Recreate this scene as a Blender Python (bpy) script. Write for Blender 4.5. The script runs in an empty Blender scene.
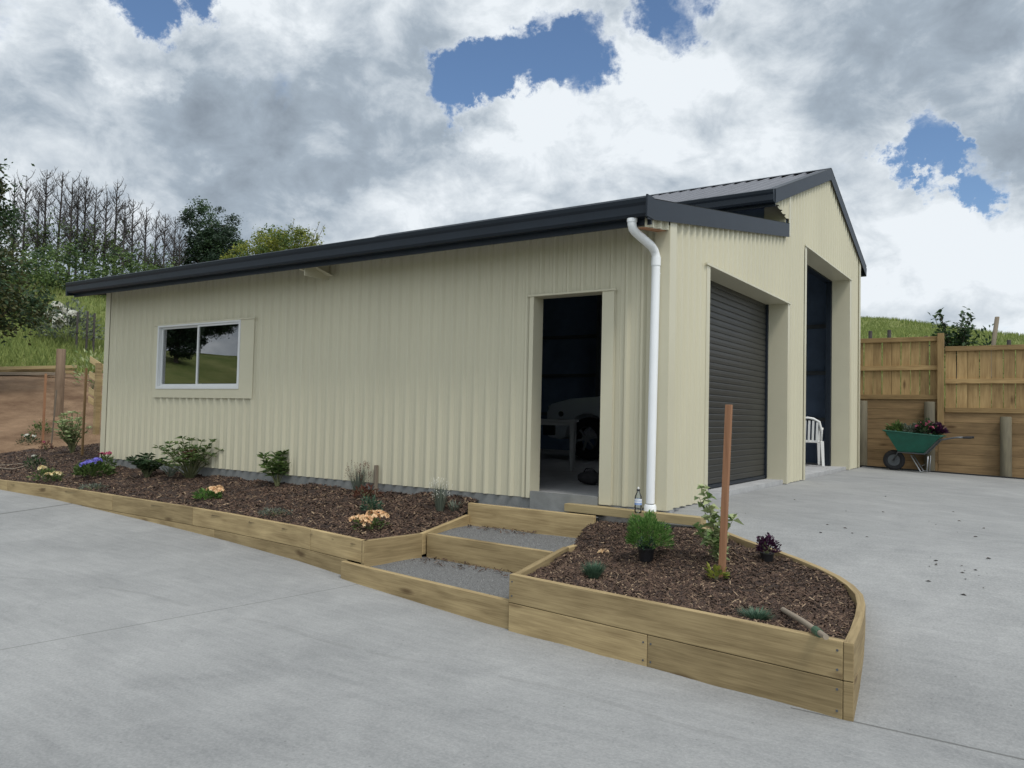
import bpy, math, random
import numpy as np
from mathutils import Vector, Matrix
random.seed(7); rng = np.random.default_rng(7)
S = bpy.context.scene
COL = S.collection
rad = math.radians

# ------------------------------------------------------------------ camera
V1 = (-642., 388.); V2 = (1046., 426.); F = 784.
def _r(p): return Vector((p[0]-512., -(p[1]-384.), -F))
_a = _r(V1).normalized(); _b = _r(V2).normalized()
AX = -_a; AY = (_b - AX*_b.dot(AX)).normalized(); AZ = AX.cross(AY)
RW = Matrix((AX, AY, AZ))                      # camera coordinates -> world
_d = RW @ _r((664, 510)); _t = -.86/_d.z
CAM = Vector((-_d.x*_t, -_d.y*_t, .86))
cd = bpy.data.cameras.new('camera'); cam = bpy.data.objects.new('camera', cd); COL.objects.link(cam)
cd.sensor_width = 36; cd.lens = F/1024*36; cd.clip_end = 3000; cd.clip_start = .05
cam.matrix_world = Matrix.Translation(CAM) @ RW.to_4x4()
S.camera = cam
def on(px, py, fn):
    """first point where the view ray through a pixel meets the height field fn(x, y)"""
    d = (RW @ _r((px, py))).normalized(); t = 1.
    while t < 200:
        P = CAM + d*t
        if P.z < fn(P.x, P.y): return P
        t += .01
    return P
def ony(px, py, y):
    d = RW @ _r((px, py)); return CAM + d*((y-CAM.y)/d.y)
def far(px, D):
    d = RW @ _r((px, 400)); h = math.hypot(d.x, d.y); return CAM.x+d.x/h*D, CAM.y+d.y/h*D

# ------------------------------------------------------------------ helpers
def tag(o, label=None, cat=None, group=None, kind=None):
    if label: o['label'] = label
    if cat: o['category'] = cat
    if group: o['group'] = group
    if kind: o['kind'] = kind
    return o
def empty(name, loc=(0, 0, 0), rz=0, label=None, cat=None, group=None):
    o = bpy.data.objects.new(name, None); o.location = loc; o.rotation_euler = (0, 0, rz)
    o.empty_display_size = .1
    COL.objects.link(o); return tag(o, label, cat, group)
class MB:
    def __init__(s): s.v = []; s.f = []; s.uv = []; s.m = []
    def poly(s, pts, mi=0, uv=None):
        n = len(s.v); s.v += [tuple(p) for p in pts]; s.f.append(tuple(range(n, n+len(pts))))
        s.uv += uv if uv else [(p[0], p[2] if len(p) > 2 else 0) for p in pts]; s.m.append(mi)
    def hexa(s, P, mi=0):      # P: 8 points, bottom ring 0-3 ccw, top ring 4-7
        n = len(s.v); s.v += [tuple(p) for p in P]
        for f in ((3, 2, 1, 0), (4, 5, 6, 7), (0, 1, 5, 4), (1, 2, 6, 5), (2, 3, 7, 6), (3, 0, 4, 7)):
            s.f.append(tuple(n+i for i in f)); s.m.append(mi)
            s.uv += [(P[i][0]+P[i][1], P[i][2]) for i in f]
    def box(s, x0, y0, z0, x1, y1, z1, mi=0):
        s.hexa([(x0, y0, z0), (x1, y0, z0), (x1, y1, z0), (x0, y1, z0), (x0, y0, z1), (x1, y0, z1), (x1, y1, z1), (x0, y1, z1)], mi)
    def tube(s, pts, rs, n=8, cap=True, mi=0):
        pts = [Vector(p) for p in pts]
        if not hasattr(rs, '__len__'): rs = [rs]*len(pts)
        rings = []; up = None
        for i, p in enumerate(pts):
            t = (pts[min(i+1, len(pts)-1)]-pts[max(i-1, 0)])
            if t.length < 1e-9: t = Vector((0, 0, 1))
            t.normalize()
            if up is None: up = t.orthogonal().normalized()
            up = (up - t*up.dot(t)); up = up.normalized() if up.length > 1e-6 else t.orthogonal().normalized()
            w = t.cross(up); b = len(s.v)
            for k in range(n):
                a = 2*math.pi*k/n
                s.v.append(tuple(p+(up*math.cos(a)+w*math.sin(a))*rs[i]))
            rings.append(b)
        for i in range(len(rings)-1):
            for k in range(n):
                a, b = rings[i], rings[i+1]; k2 = (k+1) % n
                s.f.append((a+k, a+k2, b+k2, b+k)); s.m.append(mi)
                s.uv += [(i, k/n), (i, k2/n), (i+1, k2/n), (i+1, k/n)]
        if cap:
            for b, rev in ((rings[0], 1), (rings[-1], 0)):
                idx = [b+k for k in range(n)]
                if rev: idx.reverse()
                s.f.append(tuple(idx)); s.m.append(mi); s.uv += [(0, 0)]*n
    def lathe(s, prof, c=(0, 0, 0), n=20, mi=0, axis='z'):
        b = len(s.v)
        for r, z in prof:
            for k in range(n):
                a = 2*math.pi*k/n
                if axis == 'z': s.v.append((c[0]+r*math.cos(a), c[1]+r*math.sin(a), c[2]+z))
                else: s.v.append((c[0]+r*math.cos(a), c[1]+z, c[2]+r*math.sin(a)))
        for i in range(len(prof)-1):
            for k in range(n):
                k2 = (k+1) % n
                q = (b+i*n+k, b+i*n+k2, b+(i+1)*n+k2, b+(i+1)*n+k)
                if axis != 'z': q = q[::-1]
                s.f.append(q); s.m.append(mi); s.uv += [(0, 0)]*4
    def prism(s, poly, fn0, fn1, mi=0):   # extrude a 2-D outline between two mappings
        n = len(poly); b = len(s.v)
        s.v += [tuple(fn0(*p)) for p in poly]+[tuple(fn1(*p)) for p in poly]
        for k in range(n):
            k2 = (k+1) % n; s.f.append((b+k, b+k2, b+n+k2, b+n+k)); s.m.append(mi); s.uv += [(0, 0)]*4
        s.f.append(tuple(b+k for k in range(n))[::-1]); s.f.append(tuple(b+n+k for k in range(n)))
        s.m += [mi, mi]; s.uv += [(0, 0)]*(2*n)
    def build(s, name, mats, parent=None, smooth=False, loc=None, bevel=0, fix=True, autos=None):
        me = bpy.data.meshes.new(name); me.from_pydata(s.v, [], s.f)
        if not isinstance(mats, (list, tuple)): mats = [mats]
        for m in mats: me.materials.append(m)
        me.polygons.foreach_set('material_index', s.m)
        uvl = me.uv_layers.new(name='UVMap')
        if len(s.uv) == len(me.loops): uvl.data.foreach_set('uv', np.array(s.uv, 'f').ravel())
        if smooth: me.polygons.foreach_set('use_smooth', [True]*len(me.polygons))
        me.update()
        o = bpy.data.objects.new(name, me); COL.objects.link(o)
        if parent: o.parent = parent
        if loc: o.location = loc
        if bevel:
            b = o.modifiers.new('bevel', 'BEVEL'); b.width = bevel; b.segments = 2; b.limit_method = 'ANGLE'; b.angle_limit = rad(40)
        if autos:
            o.data.shade_smooth() if hasattr(o.data, 'shade_smooth') else None
            o.data.set_sharp_from_angle(angle=rad(autos))
        return o
def parts(name, m, parent, boxes, bevel=0):
    for b in boxes: q = MB(); q.box(*b); q.build(name, m, parent, bevel=bevel)
def copy_tree(o, parent=None):
    c = o.copy(); COL.objects.link(c)
    if parent: c.parent = parent
    for ch in [k for k in o.children]: copy_tree(ch, c)
    return c
def sstep(a, b, x):
    t = min(1, max(0, (x-a)/(b-a))); return t*t*(3-2*t)

# ------------------------------------------------------------------ materials
def newmat(name):
    m = bpy.data.materials.new(name); m.use_nodes = True; nt = m.node_tree
    return m, nt, nt.nodes, nt.links, nt.nodes['Principled BSDF']
def mat(name, col, rough=.6, metal=0, nscale=6, namt=.12, bump=0, bscale=60, col2=None, island=0, spec=.5, coat=0, stretch=(1, 1, 1), trans=0):
    """plain procedural material: colour varied by noise (and per island), optional bump"""
    m, nt, N, L, P = newmat(name)
    P.inputs['Roughness'].default_value = rough; P.inputs['Metallic'].default_value = metal
    P.inputs['Specular IOR Level'].default_value = spec; P.inputs['Coat Weight'].default_value = coat
    tc = N.new('ShaderNodeTexCoord'); mp = N.new('ShaderNodeMapping'); mp.inputs['Scale'].default_value = stretch
    L.new(tc.outputs['Object'], mp.inputs[0])
    no = N.new('ShaderNodeTexNoise'); no.inputs['Scale'].default_value = nscale; no.inputs['Detail'].default_value = 6; no.inputs['Roughness'].default_value = .65
    L.new(mp.outputs[0], no.inputs['Vector'])
    fac = no.outputs['Fac']
    if island:
        g = N.new('ShaderNodeNewGeometry'); mx = N.new('ShaderNodeMix'); mx.inputs['Factor'].default_value = island
        L.new(fac, mx.inputs['A']); L.new(g.outputs['Random Per Island'], mx.inputs['B']); fac = mx.outputs['Result']
    cr = N.new('ShaderNodeValToRGB'); c = Vector(col); d = Vector(col2) if col2 else c*(1-namt)
    if not col2: c = c*(1+namt)
    lo, hi = (.3, .7) if not island else (.15, .85)
    cr.color_ramp.elements[0].position = lo; cr.color_ramp.elements[0].color = (*d, 1)
    cr.color_ramp.elements[1].position = hi; cr.color_ramp.elements[1].color = (*c, 1)
    L.new(fac, cr.inputs[0]); L.new(cr.outputs[0], P.inputs['Base Color'])
    if bump:
        n2 = N.new('ShaderNodeTexNoise'); n2.inputs['Scale'].default_value = bscale; n2.inputs['Detail'].default_value = 5
        L.new(mp.outputs[0], n2.inputs['Vector'])
        b = N.new('ShaderNodeBump'); b.inputs['Strength'].default_value = bump; b.inputs['Distance'].default_value = .02
        L.new(n2.outputs['Fac'], b.inputs['Height']); L.new(b.outputs[0], P.inputs['Normal'])
    if trans:
        tr = N.new('ShaderNodeBsdfTranslucent'); L.new(cr.outputs[0], tr.inputs[0])
        ms = N.new('ShaderNodeMixShader'); ms.inputs[0].default_value = trans
        L.new(P.outputs[0], ms.inputs[1]); L.new(tr.outputs[0], ms.inputs[2]); L.new(ms.outputs[0], N['Material Output'].inputs[0])
    return m
def timber(name, a, b, knot=True, rough=.75, grey=None):
    m, nt, N, L, P = newmat(name); P.inputs['Roughness'].default_value = rough; P.inputs['Specular IOR Level'].default_value = .25
    uv = N.new('ShaderNodeUVMap'); uv.uv_map = 'UVMap'
    oi = N.new('ShaderNodeObjectInfo'); ad = N.new('ShaderNodeVectorMath'); ad.operation = 'MULTIPLY_ADD'
    ad.inputs[1].default_value = (37, 11, 5); L.new(oi.outputs['Random'], ad.inputs[0]); L.new(uv.outputs[0], ad.inputs[2])
    mp = N.new('ShaderNodeMapping'); mp.inputs['Scale'].default_value = (1.3, 15, 1); L.new(ad.outputs[0], mp.inputs[0])
    n1 = N.new('ShaderNodeTexNoise'); n1.inputs['Scale'].default_value = 1.6; n1.inputs['Detail'].default_value = 7; n1.inputs['Roughness'].default_value = .6; n1.inputs['Distortion'].default_value = .6
    L.new(mp.outputs[0], n1.inputs['Vector'])
    mp2 = N.new('ShaderNodeMapping'); mp2.inputs['Scale'].default_value = (1.5, 4, 1); L.new(ad.outputs[0], mp2.inputs[0])
    n2 = N.new('ShaderNodeTexNoise'); n2.inputs['Scale'].default_value = 1.5; n2.inputs['Detail'].default_value = 5
    L.new(mp2.outputs[0], n2.inputs['Vector'])
    ml = N.new('ShaderNodeMath'); ml.operation = 'MULTIPLY_ADD'; ml.inputs[1].default_value = .55; L.new(n1.outputs['Fac'], ml.inputs[0])
    m3 = N.new('ShaderNodeMath'); m3.operation = 'MULTIPLY'; m3.inputs[1].default_value = .45; L.new(n2.outputs['Fac'], m3.inputs[0]); L.new(m3.outputs[0], ml.inputs[2])
    cr = N.new('ShaderNodeValToRGB'); e = cr.color_ramp.elements
    e[0].position = .3; e[0].color = (*b, 1); e[1].position = .68; e[1].color = (*a, 1)
    mp3 = N.new('ShaderNodeMapping'); mp3.inputs['Scale'].default_value = (2.5, 95, 1); L.new(ad.outputs[0], mp3.inputs[0])
    n3 = N.new('ShaderNodeTexNoise'); n3.inputs['Scale'].default_value = 1.4; n3.inputs['Detail'].default_value = 4; L.new(mp3.outputs[0], n3.inputs['Vector'])
    m4 = N.new('ShaderNodeMath'); m4.operation = 'MULTIPLY_ADD'; m4.inputs[1].default_value = .34; m4.inputs[2].default_value = -.17; L.new(n3.outputs['Fac'], m4.inputs[0])
    m5 = N.new('ShaderNodeMath'); m5.operation = 'ADD'; L.new(ml.outputs[0], m5.inputs[0]); L.new(m4.outputs[0], m5.inputs[1])
    L.new(m5.outputs[0], cr.inputs[0]); out = cr.outputs[0]
    if knot:
        mk = N.new('ShaderNodeMapping'); mk.inputs['Scale'].default_value = (1.3, 4.5, 1); L.new(ad.outputs[0], mk.inputs[0])
        vo = N.new('ShaderNodeTexVoronoi'); vo.inputs['Scale'].default_value = 1.0; L.new(mk.outputs[0], vo.inputs['Vector'])
        kr = N.new('ShaderNodeValToRGB'); k = kr.color_ramp.elements
        k[0].position = .06; k[0].color = (.30, .24, .22, 1); k[1].position = .15; k[1].color = (1, 1, 1, 1)
        L.new(vo.outputs['Distance'], kr.inputs[0])
        mx = N.new('ShaderNodeMix'); mx.data_type = 'RGBA'; mx.blend_type = 'MULTIPLY'; mx.inputs[0].default_value = .8
        L.new(out, mx.inputs[6]); L.new(kr.outputs[0], mx.inputs[7]); out = mx.outputs[2]
    hv = N.new('ShaderNodeHueSaturation'); mr = N.new('ShaderNodeMapRange'); mr.inputs[3].default_value = .74; mr.inputs[4].default_value = 1.18
    L.new(oi.outputs['Random'], mr.inputs[0]); L.new(mr.outputs[0], hv.inputs['Value']); L.new(out, hv.inputs['Color'])
    L.new(hv.outputs[0], P.inputs['Base Color'])
    bp = N.new('ShaderNodeBump'); bp.inputs['Strength'].default_value = .25; bp.inputs['Distance'].default_value = .004
    L.new(n1.outputs['Fac'], bp.inputs['Height']); L.new(bp.outputs[0], P.inputs['Normal'])
    return m
M = {}
M['clad'] = mat('cream_steel', (.555, .522, .392), .42, nscale=.9, namt=.045, spec=.4, stretch=(1, 1, .25))
M['flash'] = mat('cream_flashing', (.555, .522, .392), .4, nscale=1.3, namt=.04, spec=.4)
M['roof'] = mat('slate_roof_steel', (.12, .122, .138), .40, nscale=1.5, namt=.12, spec=.6)
M['gutter'] = mat('slate_trim', (.011, .017, .026), .45, nscale=2, namt=.12, spec=.3)
M['roller'] = mat('roller_slat_steel', (.031, .031, .028), .45, nscale=2, namt=.12, spec=.35)
M['lining'] = mat('dark_wall_wrap', (.13, .18, .27), .7, nscale=2, namt=.25)
M['foil'] = mat('pale_insulation', (.5, .52, .55), .5, nscale=3, namt=.1)
M['steel'] = mat('galvanised_frame', (.12, .13, .14), .45, .6, nscale=5, namt=.15)
M['pvc'] = mat('white_pipe', (.82, .84, .86), .28, nscale=3, namt=.03)
M['alu'] = mat('white_window_frame', (.66, .67, .67), .35, nscale=4, namt=.03)
M['slab'] = mat('slab_concrete', (.38, .38, .38), .8, nscale=5, namt=.15, bump=.2, bscale=90)
M['plinth'] = mat('dark_concrete', (.205, .21, .205), .85, nscale=4, namt=.2, bump=.2, bscale=90)  # darker than the slab, for its front face and the doorway threshold
M['timber'] = timber('treated_sleeper', (.46, .35, .185), (.205, .147, .072))
M['timber_end'] = timber('pale_offcut', (.44, .35, .19), (.28, .215, .11), knot=False)
M['paling'] = timber('treated_paling', (.42, .29, .135), (.20, .125, .055))
M['retain'] = timber('retaining_board', (.30, .20, .10), (.14, .09, .045))
M['roundpost'] = timber('round_post', (.17, .15, .10), (.09, .08, .06), knot=False)
M['brownpost'] = timber('brown_post', (.22, .155, .105), (.11, .075, .05), knot=False)
M['stake'] = timber('red_stake', (.42, .225, .125), (.25, .12, .065), knot=False)
M['bamboo'] = timber('brown_cane', (.24, .15, .07), (.14, .09, .045), knot=False)
M['greywood'] = timber('weathered_wood', (.30, .25, .19), (.17, .14, .11), knot=False)
M['bark'] = mat('bark', (.10, .085, .07), .9, nscale=8, namt=.3)
M['bark_pale'] = mat('bark_grey', (.052, .045, .044), .9, nscale=8, namt=.3)
M['stem'] = mat('green_stem', (.12, .13, .06), .7, nscale=20, namt=.3)
def leafm(name, a, b, t=.3, rough=.5): return mat(name, a, rough, col2=b, nscale=3, island=.75, spec=.3, trans=t)
M['leaf_dark'] = leafm('dark_leaf', (.065, .11, .045), (.016, .04, .018), .25)
M['leaf_mid'] = leafm('mid_leaf', (.15, .215, .065), (.045, .085, .025))
M['leaf_lime'] = leafm('lime_leaf', (.32, .33, .06), (.11, .15, .03), .4)
M['leaf_fine'] = leafm('fine_leaf', (.20, .34, .09), (.06, .15, .035), .35)
M['leaf_blue'] = leafm('blue_green_leaf', (.11, .18, .115), (.035, .08, .05), .25)
M['leaf_grey'] = leafm('grey_leaf', (.20, .23, .18), (.09, .11, .085), .2)
M['leaf_cream'] = leafm('variegated_leaf', (.50, .54, .30), (.12, .21, .06), .3)
M['leaf_purple'] = leafm('purple_leaf', (.075, .018, .06), (.018, .006, .018), .15)
M['leaf_red'] = leafm('reddish_leaf', (.16, .06, .035), (.07, .025, .015), .2)
M['leaf_conifer'] = leafm('conifer_leaf', (.035, .065, .035), (.010, .022, .014), .1)
M['leaf_brown'] = leafm('olive_brown_leaf', (.10, .105, .04), (.035, .045, .016), .25)
def pet(name, a, b): return mat(name, a, .6, col2=b, nscale=30, island=.8, trans=.3)
M['pet_peach'] = pet('peach_petal', (.85, .66, .42), (.78, .48, .25))
M['pet_cream'] = pet('cream_petal', (.85, .78, .50), (.72, .55, .28))
M['pet_blue'] = pet('blue_petal', (.30, .28, .80), (.14, .12, .50))
M['pet_pink'] = pet('pink_petal', (.62, .16, .26), (.38, .06, .13))
M['pet_white'] = pet('white_petal', (.82, .82, .76), (.6, .6, .52))
M['black'] = mat('black_plastic', (.012, .012, .014), .4, nscale=8, namt=.2)
M['green'] = mat('green_tray_paint', (.006, .10, .066), .38, nscale=7, namt=.2)
M['darksteel'] = mat('dark_frame_steel', (.10, .11, .12), .4, .3, nscale=9, namt=.25)
M['rubber'] = mat('rubber', (.018, .018, .02), .8, nscale=9, namt=.3, bump=.2)
M['whiteplastic'] = mat('white_plastic', (.72, .72, .70), .4, nscale=5, namt=.04)
M['greyplastic'] = mat('off_white_plastic', (.42, .43, .43), .45, nscale=5, namt=.06)
M['carpaint'] = mat('pale_car_paint', (.62, .67, .71), .25, nscale=1, namt=.03, coat=.6)
M['carglass'] = mat('dark_car_glass', (.01, .012, .014), .08, nscale=1, namt=.1)
M['rim'] = mat('alloy_rim', (.35, .36, .38), .3, .7, nscale=6, namt=.1)
M['lens'] = mat('headlight_lens', (.5, .52, .54), .1, nscale=6, namt=.1)
M['bluelabel'] = mat('blue_label_print', (.04, .14, .48), .4, nscale=25, col2=(.5, .62, .8))
M['whitelabel'] = mat('white_label_print', (.75, .78, .82), .4, nscale=20, namt=.05)

# concrete with saw-cut joints (joint positions in world metres), streaks, stains
def concrete():
    m, nt, N, L, P = newmat('driveway_concrete'); P.inputs['Roughness'].default_value = .82; P.inputs['Specular IOR Level'].default_value = .3
    tc = N.new('ShaderNodeTexCoord'); o = tc.outputs['Object']
    def noise(sc, det, vec=None, ro=.6, dist=0):
        n = N.new('ShaderNodeTexNoise'); n.inputs['Scale'].default_value = sc; n.inputs['Detail'].default_value = det
        n.inputs['Roughness'].default_value = ro; n.inputs['Distortion'].default_value = dist
        L.new(vec if vec else o, n.inputs['Vector']); return n.outputs['Fac']
    def mth(op, a, b=None, c=None, clamp=False):
        n = N.new('ShaderNodeMath'); n.operation = op; n.use_clamp = clamp
        for i, v in enumerate((a, b, c)):
            if v is None: continue
            if isinstance(v, (int, float)): n.inputs[i].default_value = v
            else: L.new(v, n.inputs[i])
        return n.outputs[0]
    mp = N.new('ShaderNodeMapping'); mp.inputs['Scale'].default_value = (1.2, 9, 1); mp.inputs['Rotation'].default_value = (0, 0, .35); L.new(o, mp.inputs[0])
    big = noise(.35, 5, None, .55, .5); mid = noise(2.2, 8, None, .65, .8); fine = noise(70, 4, None, .7); st = noise(2., 5, mp.outputs[0])
    v = mth('MULTIPLY_ADD', big, .50, mth('MULTIPLY_ADD', mid, .32, mth('MULTIPLY_ADD', st, .2, mth('MULTIPLY_ADD', fine, .48, -.08))))
    cr = N.new('ShaderNodeValToRGB'); e = cr.color_ramp.elements
    e[0].position = .44; e[0].color = (.165, .169, .170, 1); e[1].position = .88; e[1].color = (.358, .358, .350, 1); L.new(v, cr.inputs[0])
    vo = N.new('ShaderNodeTexVoronoi'); vo.inputs['Scale'].default_value = 16; L.new(o, vo.inputs['Vector'])
    spot = mth('MULTIPLY', mth('LESS_THAN', vo.outputs['Distance'], .10), mth('GREATER_THAN', noise(5, 3), .56))
    sp = N.new('ShaderNodeSeparateXYZ'); L.new(o, sp.inputs[0])
    def joint(coord, c, w, g=None):
        j = mth('LESS_THAN', mth('ABSOLUTE', mth('SUBTRACT', coord, c)), w)
        return mth('MULTIPLY', j, g) if g else j
    xc = mth('MULTIPLY_ADD', sp.outputs['Y'], -.113, sp.outputs['X'])  # joint slightly skewed
    south = mth('LESS_THAN', sp.outputs['Y'], -2.0)
    j = joint(xc, -1.76, .0045, mth('LESS_THAN', sp.outputs['Y'], -1.9))
    xd = mth('MULTIPLY_ADD', sp.outputs['Y'], .36, sp.outputs['X'])
    j = mth('MAXIMUM', j, joint(xd, -8.38, .024, mth('LESS_THAN', sp.outputs['X'], -6)))
    j = mth('MAXIMUM', j, joint(sp.outputs['Y'], -2.485, .006, mth('GREATER_THAN', sp.outputs['X'], 1.8)))
    # hairline cracks
    w = N.new('ShaderNodeTexWave'); w.inputs['Scale'].default_value = .045; w.inputs['Distortion'].default_value = 9; w.inputs['Detail'].default_value = 5; w.inputs['Detail Scale'].default_value = .6
    mpw = N.new('ShaderNodeMapping'); mpw.inputs['Rotation'].default_value = (0, 0, 1.0); L.new(o, mpw.inputs[0]); L.new(mpw.outputs[0], w.inputs['Vector'])
    crk = mth('MULTIPLY', mth('GREATER_THAN', w.outputs['Fac'], .9999), mth('GREATER_THAN', noise(1.1, 3), .5))
    dark = mth('MAXIMUM', mth('MULTIPLY', j, .62), mth('MAXIMUM', mth('MULTIPLY', spot, .35), mth('MULTIPLY', crk, .12)))
    mx = N.new('ShaderNodeMix'); mx.data_type = 'RGBA'; L.new(dark, mx.inputs[0]); L.new(cr.outputs[0], mx.inputs[6]); mx.inputs[7].default_value = (.06, .06, .055, 1)
    L.new(mx.outputs[2], P.inputs['Base Color'])
    bp = N.new('ShaderNodeBump'); bp.inputs['Strength'].default_value = .35; bp.inputs['Distance'].default_value = .006
    L.new(mth('SUBTRACT', mth('MULTIPLY_ADD', fine, .8, st), mth('MULTIPLY', j, 3)), bp.inputs['Height']); L.new(bp.outputs[0], P.inputs['Normal'])
    return m
M['concrete'] = concrete()

def terrain_mat():
    m, nt, N, L, P = newmat('grass_and_dirt'); P.inputs['Roughness'].default_value = .95; P.inputs['Specular IOR Level'].default_value = .1
    tc = N.new('ShaderNodeTexCoord'); o = tc.outputs['Object']
    def noise(sc, det, ro=.6):
        n = N.new('ShaderNodeTexNoise'); n.inputs['Scale'].default_value = sc; n.inputs['Detail'].default_value = det; n.inputs['Roughness'].default_value = ro
        L.new(o, n.inputs['Vector']); return n.outputs['Fac']
    def ramp(f, p0, c0, p1, c1):
        r = N.new('ShaderNodeValToRGB'); e = r.color_ramp.elements; e[0].position = p0; e[0].color = (*c0, 1); e[1].position = p1; e[1].color = (*c1, 1)
        L.new(f, r.inputs[0]); return r.outputs[0]
    def mth(op, a, b):
        n = N.new('ShaderNodeMath'); n.operation = op; n.use_clamp = op == 'MULTIPLY'
        for i, v in enumerate((a, b)):
            if isinstance(v, (int, float)): n.inputs[i].default_value = v
            else: L.new(v, n.inputs[i])
        return n.outputs[0]
    g = ramp(noise(.35, 9, .7), .36, (.115, .15, .045), .66, (.235, .24, .095))
    d = ramp(noise(.9, 9, .72), .35, (.135, .082, .05), .68, (.30, .20, .125))
    sp = N.new('ShaderNodeSeparateXYZ'); L.new(o, sp.inputs[0])
    edge = mth('ADD', sp.outputs['X'], mth('MULTIPLY', mth('SUBTRACT', noise(.5, 4), .5), 3.))
    mr = N.new('ShaderNodeMapRange'); mr.inputs[1].default_value = -24.2; mr.inputs[2].default_value = -23.6; L.new(edge, mr.inputs[0])
    mr2 = N.new('ShaderNodeMapRange'); mr2.inputs[1].default_value = 9.8; mr2.inputs[2].default_value = 9.2; L.new(sp.outputs['Y'], mr2.inputs[0])
    k = mth('MULTIPLY', mr.outputs[0], 1.0)
    k2 = mth('MULTIPLY', k, mth('MAXIMUM', mr2.outputs[0], mth('LESS_THAN', sp.outputs['X'], -9)))
    k3 = mth('MULTIPLY', k2, mth('LESS_THAN', sp.outputs['X'], 14.))
    k4 = mth('MULTIPLY', k3, mth('GREATER_THAN', sp.outputs['Y'], -17.))
    mx = N.new('ShaderNodeMix'); mx.data_type = 'RGBA'; L.new(k4, mx.inputs[0]); L.new(g, mx.inputs[6]); L.new(d, mx.inputs[7])
    L.new(mx.outputs[2], P.inputs['Base Color'])
    bp = N.new('ShaderNodeBump'); bp.inputs['Strength'].default_value = .8; bp.inputs['Distance'].default_value = .12
    L.new(noise(3.5, 8, .75), bp.inputs['Height']); L.new(bp.outputs[0], P.inputs['Normal'])
    return m
M['terrain'] = terrain_mat()
M['mulch'] = mat('bark_mulch', (.06, .040, .03), .95, col2=(.022, .014, .011), nscale=28, bump=1, bscale=70)
def chipm():
    m, nt, N, L, P = newmat('bark_chip'); P.inputs['Roughness'].default_value = .9
    g = N.new('ShaderNodeNewGeometry'); cr = N.new('ShaderNodeValToRGB'); e = cr.color_ramp.elements
    e[0].position = 0; e[0].color = (.03, .018, .013, 1); e[1].position = 1; e[1].color = (.36, .26, .165, 1)
    a = e.new(.45); a.color = (.065, .038, .026, 1); a = e.new(.78); a.color = (.115, .068, .045, 1); a = e.new(.93); a.color = (.17, .115, .075, 1)
    L.new(g.outputs['Random Per Island'], cr.inputs[0]); L.new(cr.outputs[0], P.inputs['Base Color']); return m
M['chip'] = chipm()
M['gravel'] = mat('grey_gravel', (.24, .24, .235), .9, col2=(.10, .10, .10), nscale=90, bump=1, bscale=110)
M['stone'] = mat('gravel_stone', (.30, .30, .29), .85, col2=(.10, .10, .10), nscale=30, island=.9)
M['grass'] = leafm('grass_blade', (.27, .31, .095), (.13, .18, .05), .3, .8)
M['dead'] = mat('dead_leaf', (.07, .05, .035), .9, col2=(.02, .015, .012), nscale=9, island=.8)
def glassm(name, tint, boost=1.0):
    m, nt, N, L, P = newmat(name); N.remove(P)
    fr = N.new('ShaderNodeFresnel'); fr.inputs[0].default_value = 1.52
    mu = N.new('ShaderNodeMath'); mu.operation = 'MULTIPLY'; mu.inputs[1].default_value = boost; mu.use_clamp = True; L.new(fr.outputs[0], mu.inputs[0])
    tr = N.new('ShaderNodeBsdfTransparent'); tr.inputs[0].default_value = (*tint, 1)
    gl = N.new('ShaderNodeBsdfGlossy'); gl.inputs['Roughness'].default_value = .0
    no = N.new('ShaderNodeTexNoise'); no.inputs['Scale'].default_value = .8; bp = N.new('ShaderNodeBump'); bp.inputs['Strength'].default_value = .02
    L.new(no.outputs[0], bp.inputs['Height']); L.new(bp.outputs[0], gl.inputs['Normal'])
    mx = N.new('ShaderNodeMixShader'); L.new(mu.outputs[0], mx.inputs[0]); L.new(tr.outputs[0], mx.inputs[1]); L.new(gl.outputs[0], mx.inputs[2])
    L.new(mx.outputs[0], N['Material Output'].inputs[0]); return m
M['glass'] = glassm('window_glass', (.75, .8, .8), 4.6)
M['bottle'] = glassm('clear_bottle', (.90, .95, 1.0), 1.3)

# ------------------------------------------------------------------ world
SUN_EL, SUN_AZ = rad(58), rad(118)     # azimuth measured from +Y towards +X
w = bpy.data.worlds.new('World'); S.world = w; w.use_nodes = True
N = w.node_tree.nodes; L = w.node_tree.links; N.clear()
out = N.new('ShaderNodeOutputWorld')
def mth(op, a, b=None, c=None, clamp=False):
    n = N.new('ShaderNodeMath'); n.operation = op; n.use_clamp = clamp
    for i, v in enumerate((a, b, c)):
        if v is None: continue
        if isinstance(v, (int, float)): n.inputs[i].default_value = v
        else: L.new(v, n.inputs[i])
    return n.outputs[0]
sky = N.new('ShaderNodeTexSky'); sky.sky_type = 'NISHITA'; sky.sun_disc = False
sky.sun_elevation = SUN_EL; sky.sun_rotation = SUN_AZ; sky.air_density = 1.0; sky.dust_density = .2; sky.ozone_density = 4
bg1 = N.new('ShaderNodeBackground'); hs = N.new('ShaderNodeHueSaturation'); hs.inputs['Saturation'].default_value = 1.02; L.new(sky.outputs[0], hs.inputs['Color']); L.new(hs.outputs[0], bg1.inputs[0]); bg1.inputs[1].default_value = .105
tc = N.new('ShaderNodeTexCoord'); D0 = tc.outputs['Generated']
sp = N.new('ShaderNodeSeparateXYZ'); L.new(D0, sp.inputs[0])
zz = mth('ADD', mth('MAXIMUM', sp.outputs['Z'], 0.0), .42)
cb = N.new('ShaderNodeCombineXYZ'); L.new(mth('DIVIDE', sp.outputs['X'], zz), cb.inputs[0]); L.new(mth('DIVIDE', sp.outputs['Y'], zz), cb.inputs[1])
L.new(mth('MULTIPLY', sp.outputs['Z'], 1.6), cb.inputs[2])
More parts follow.
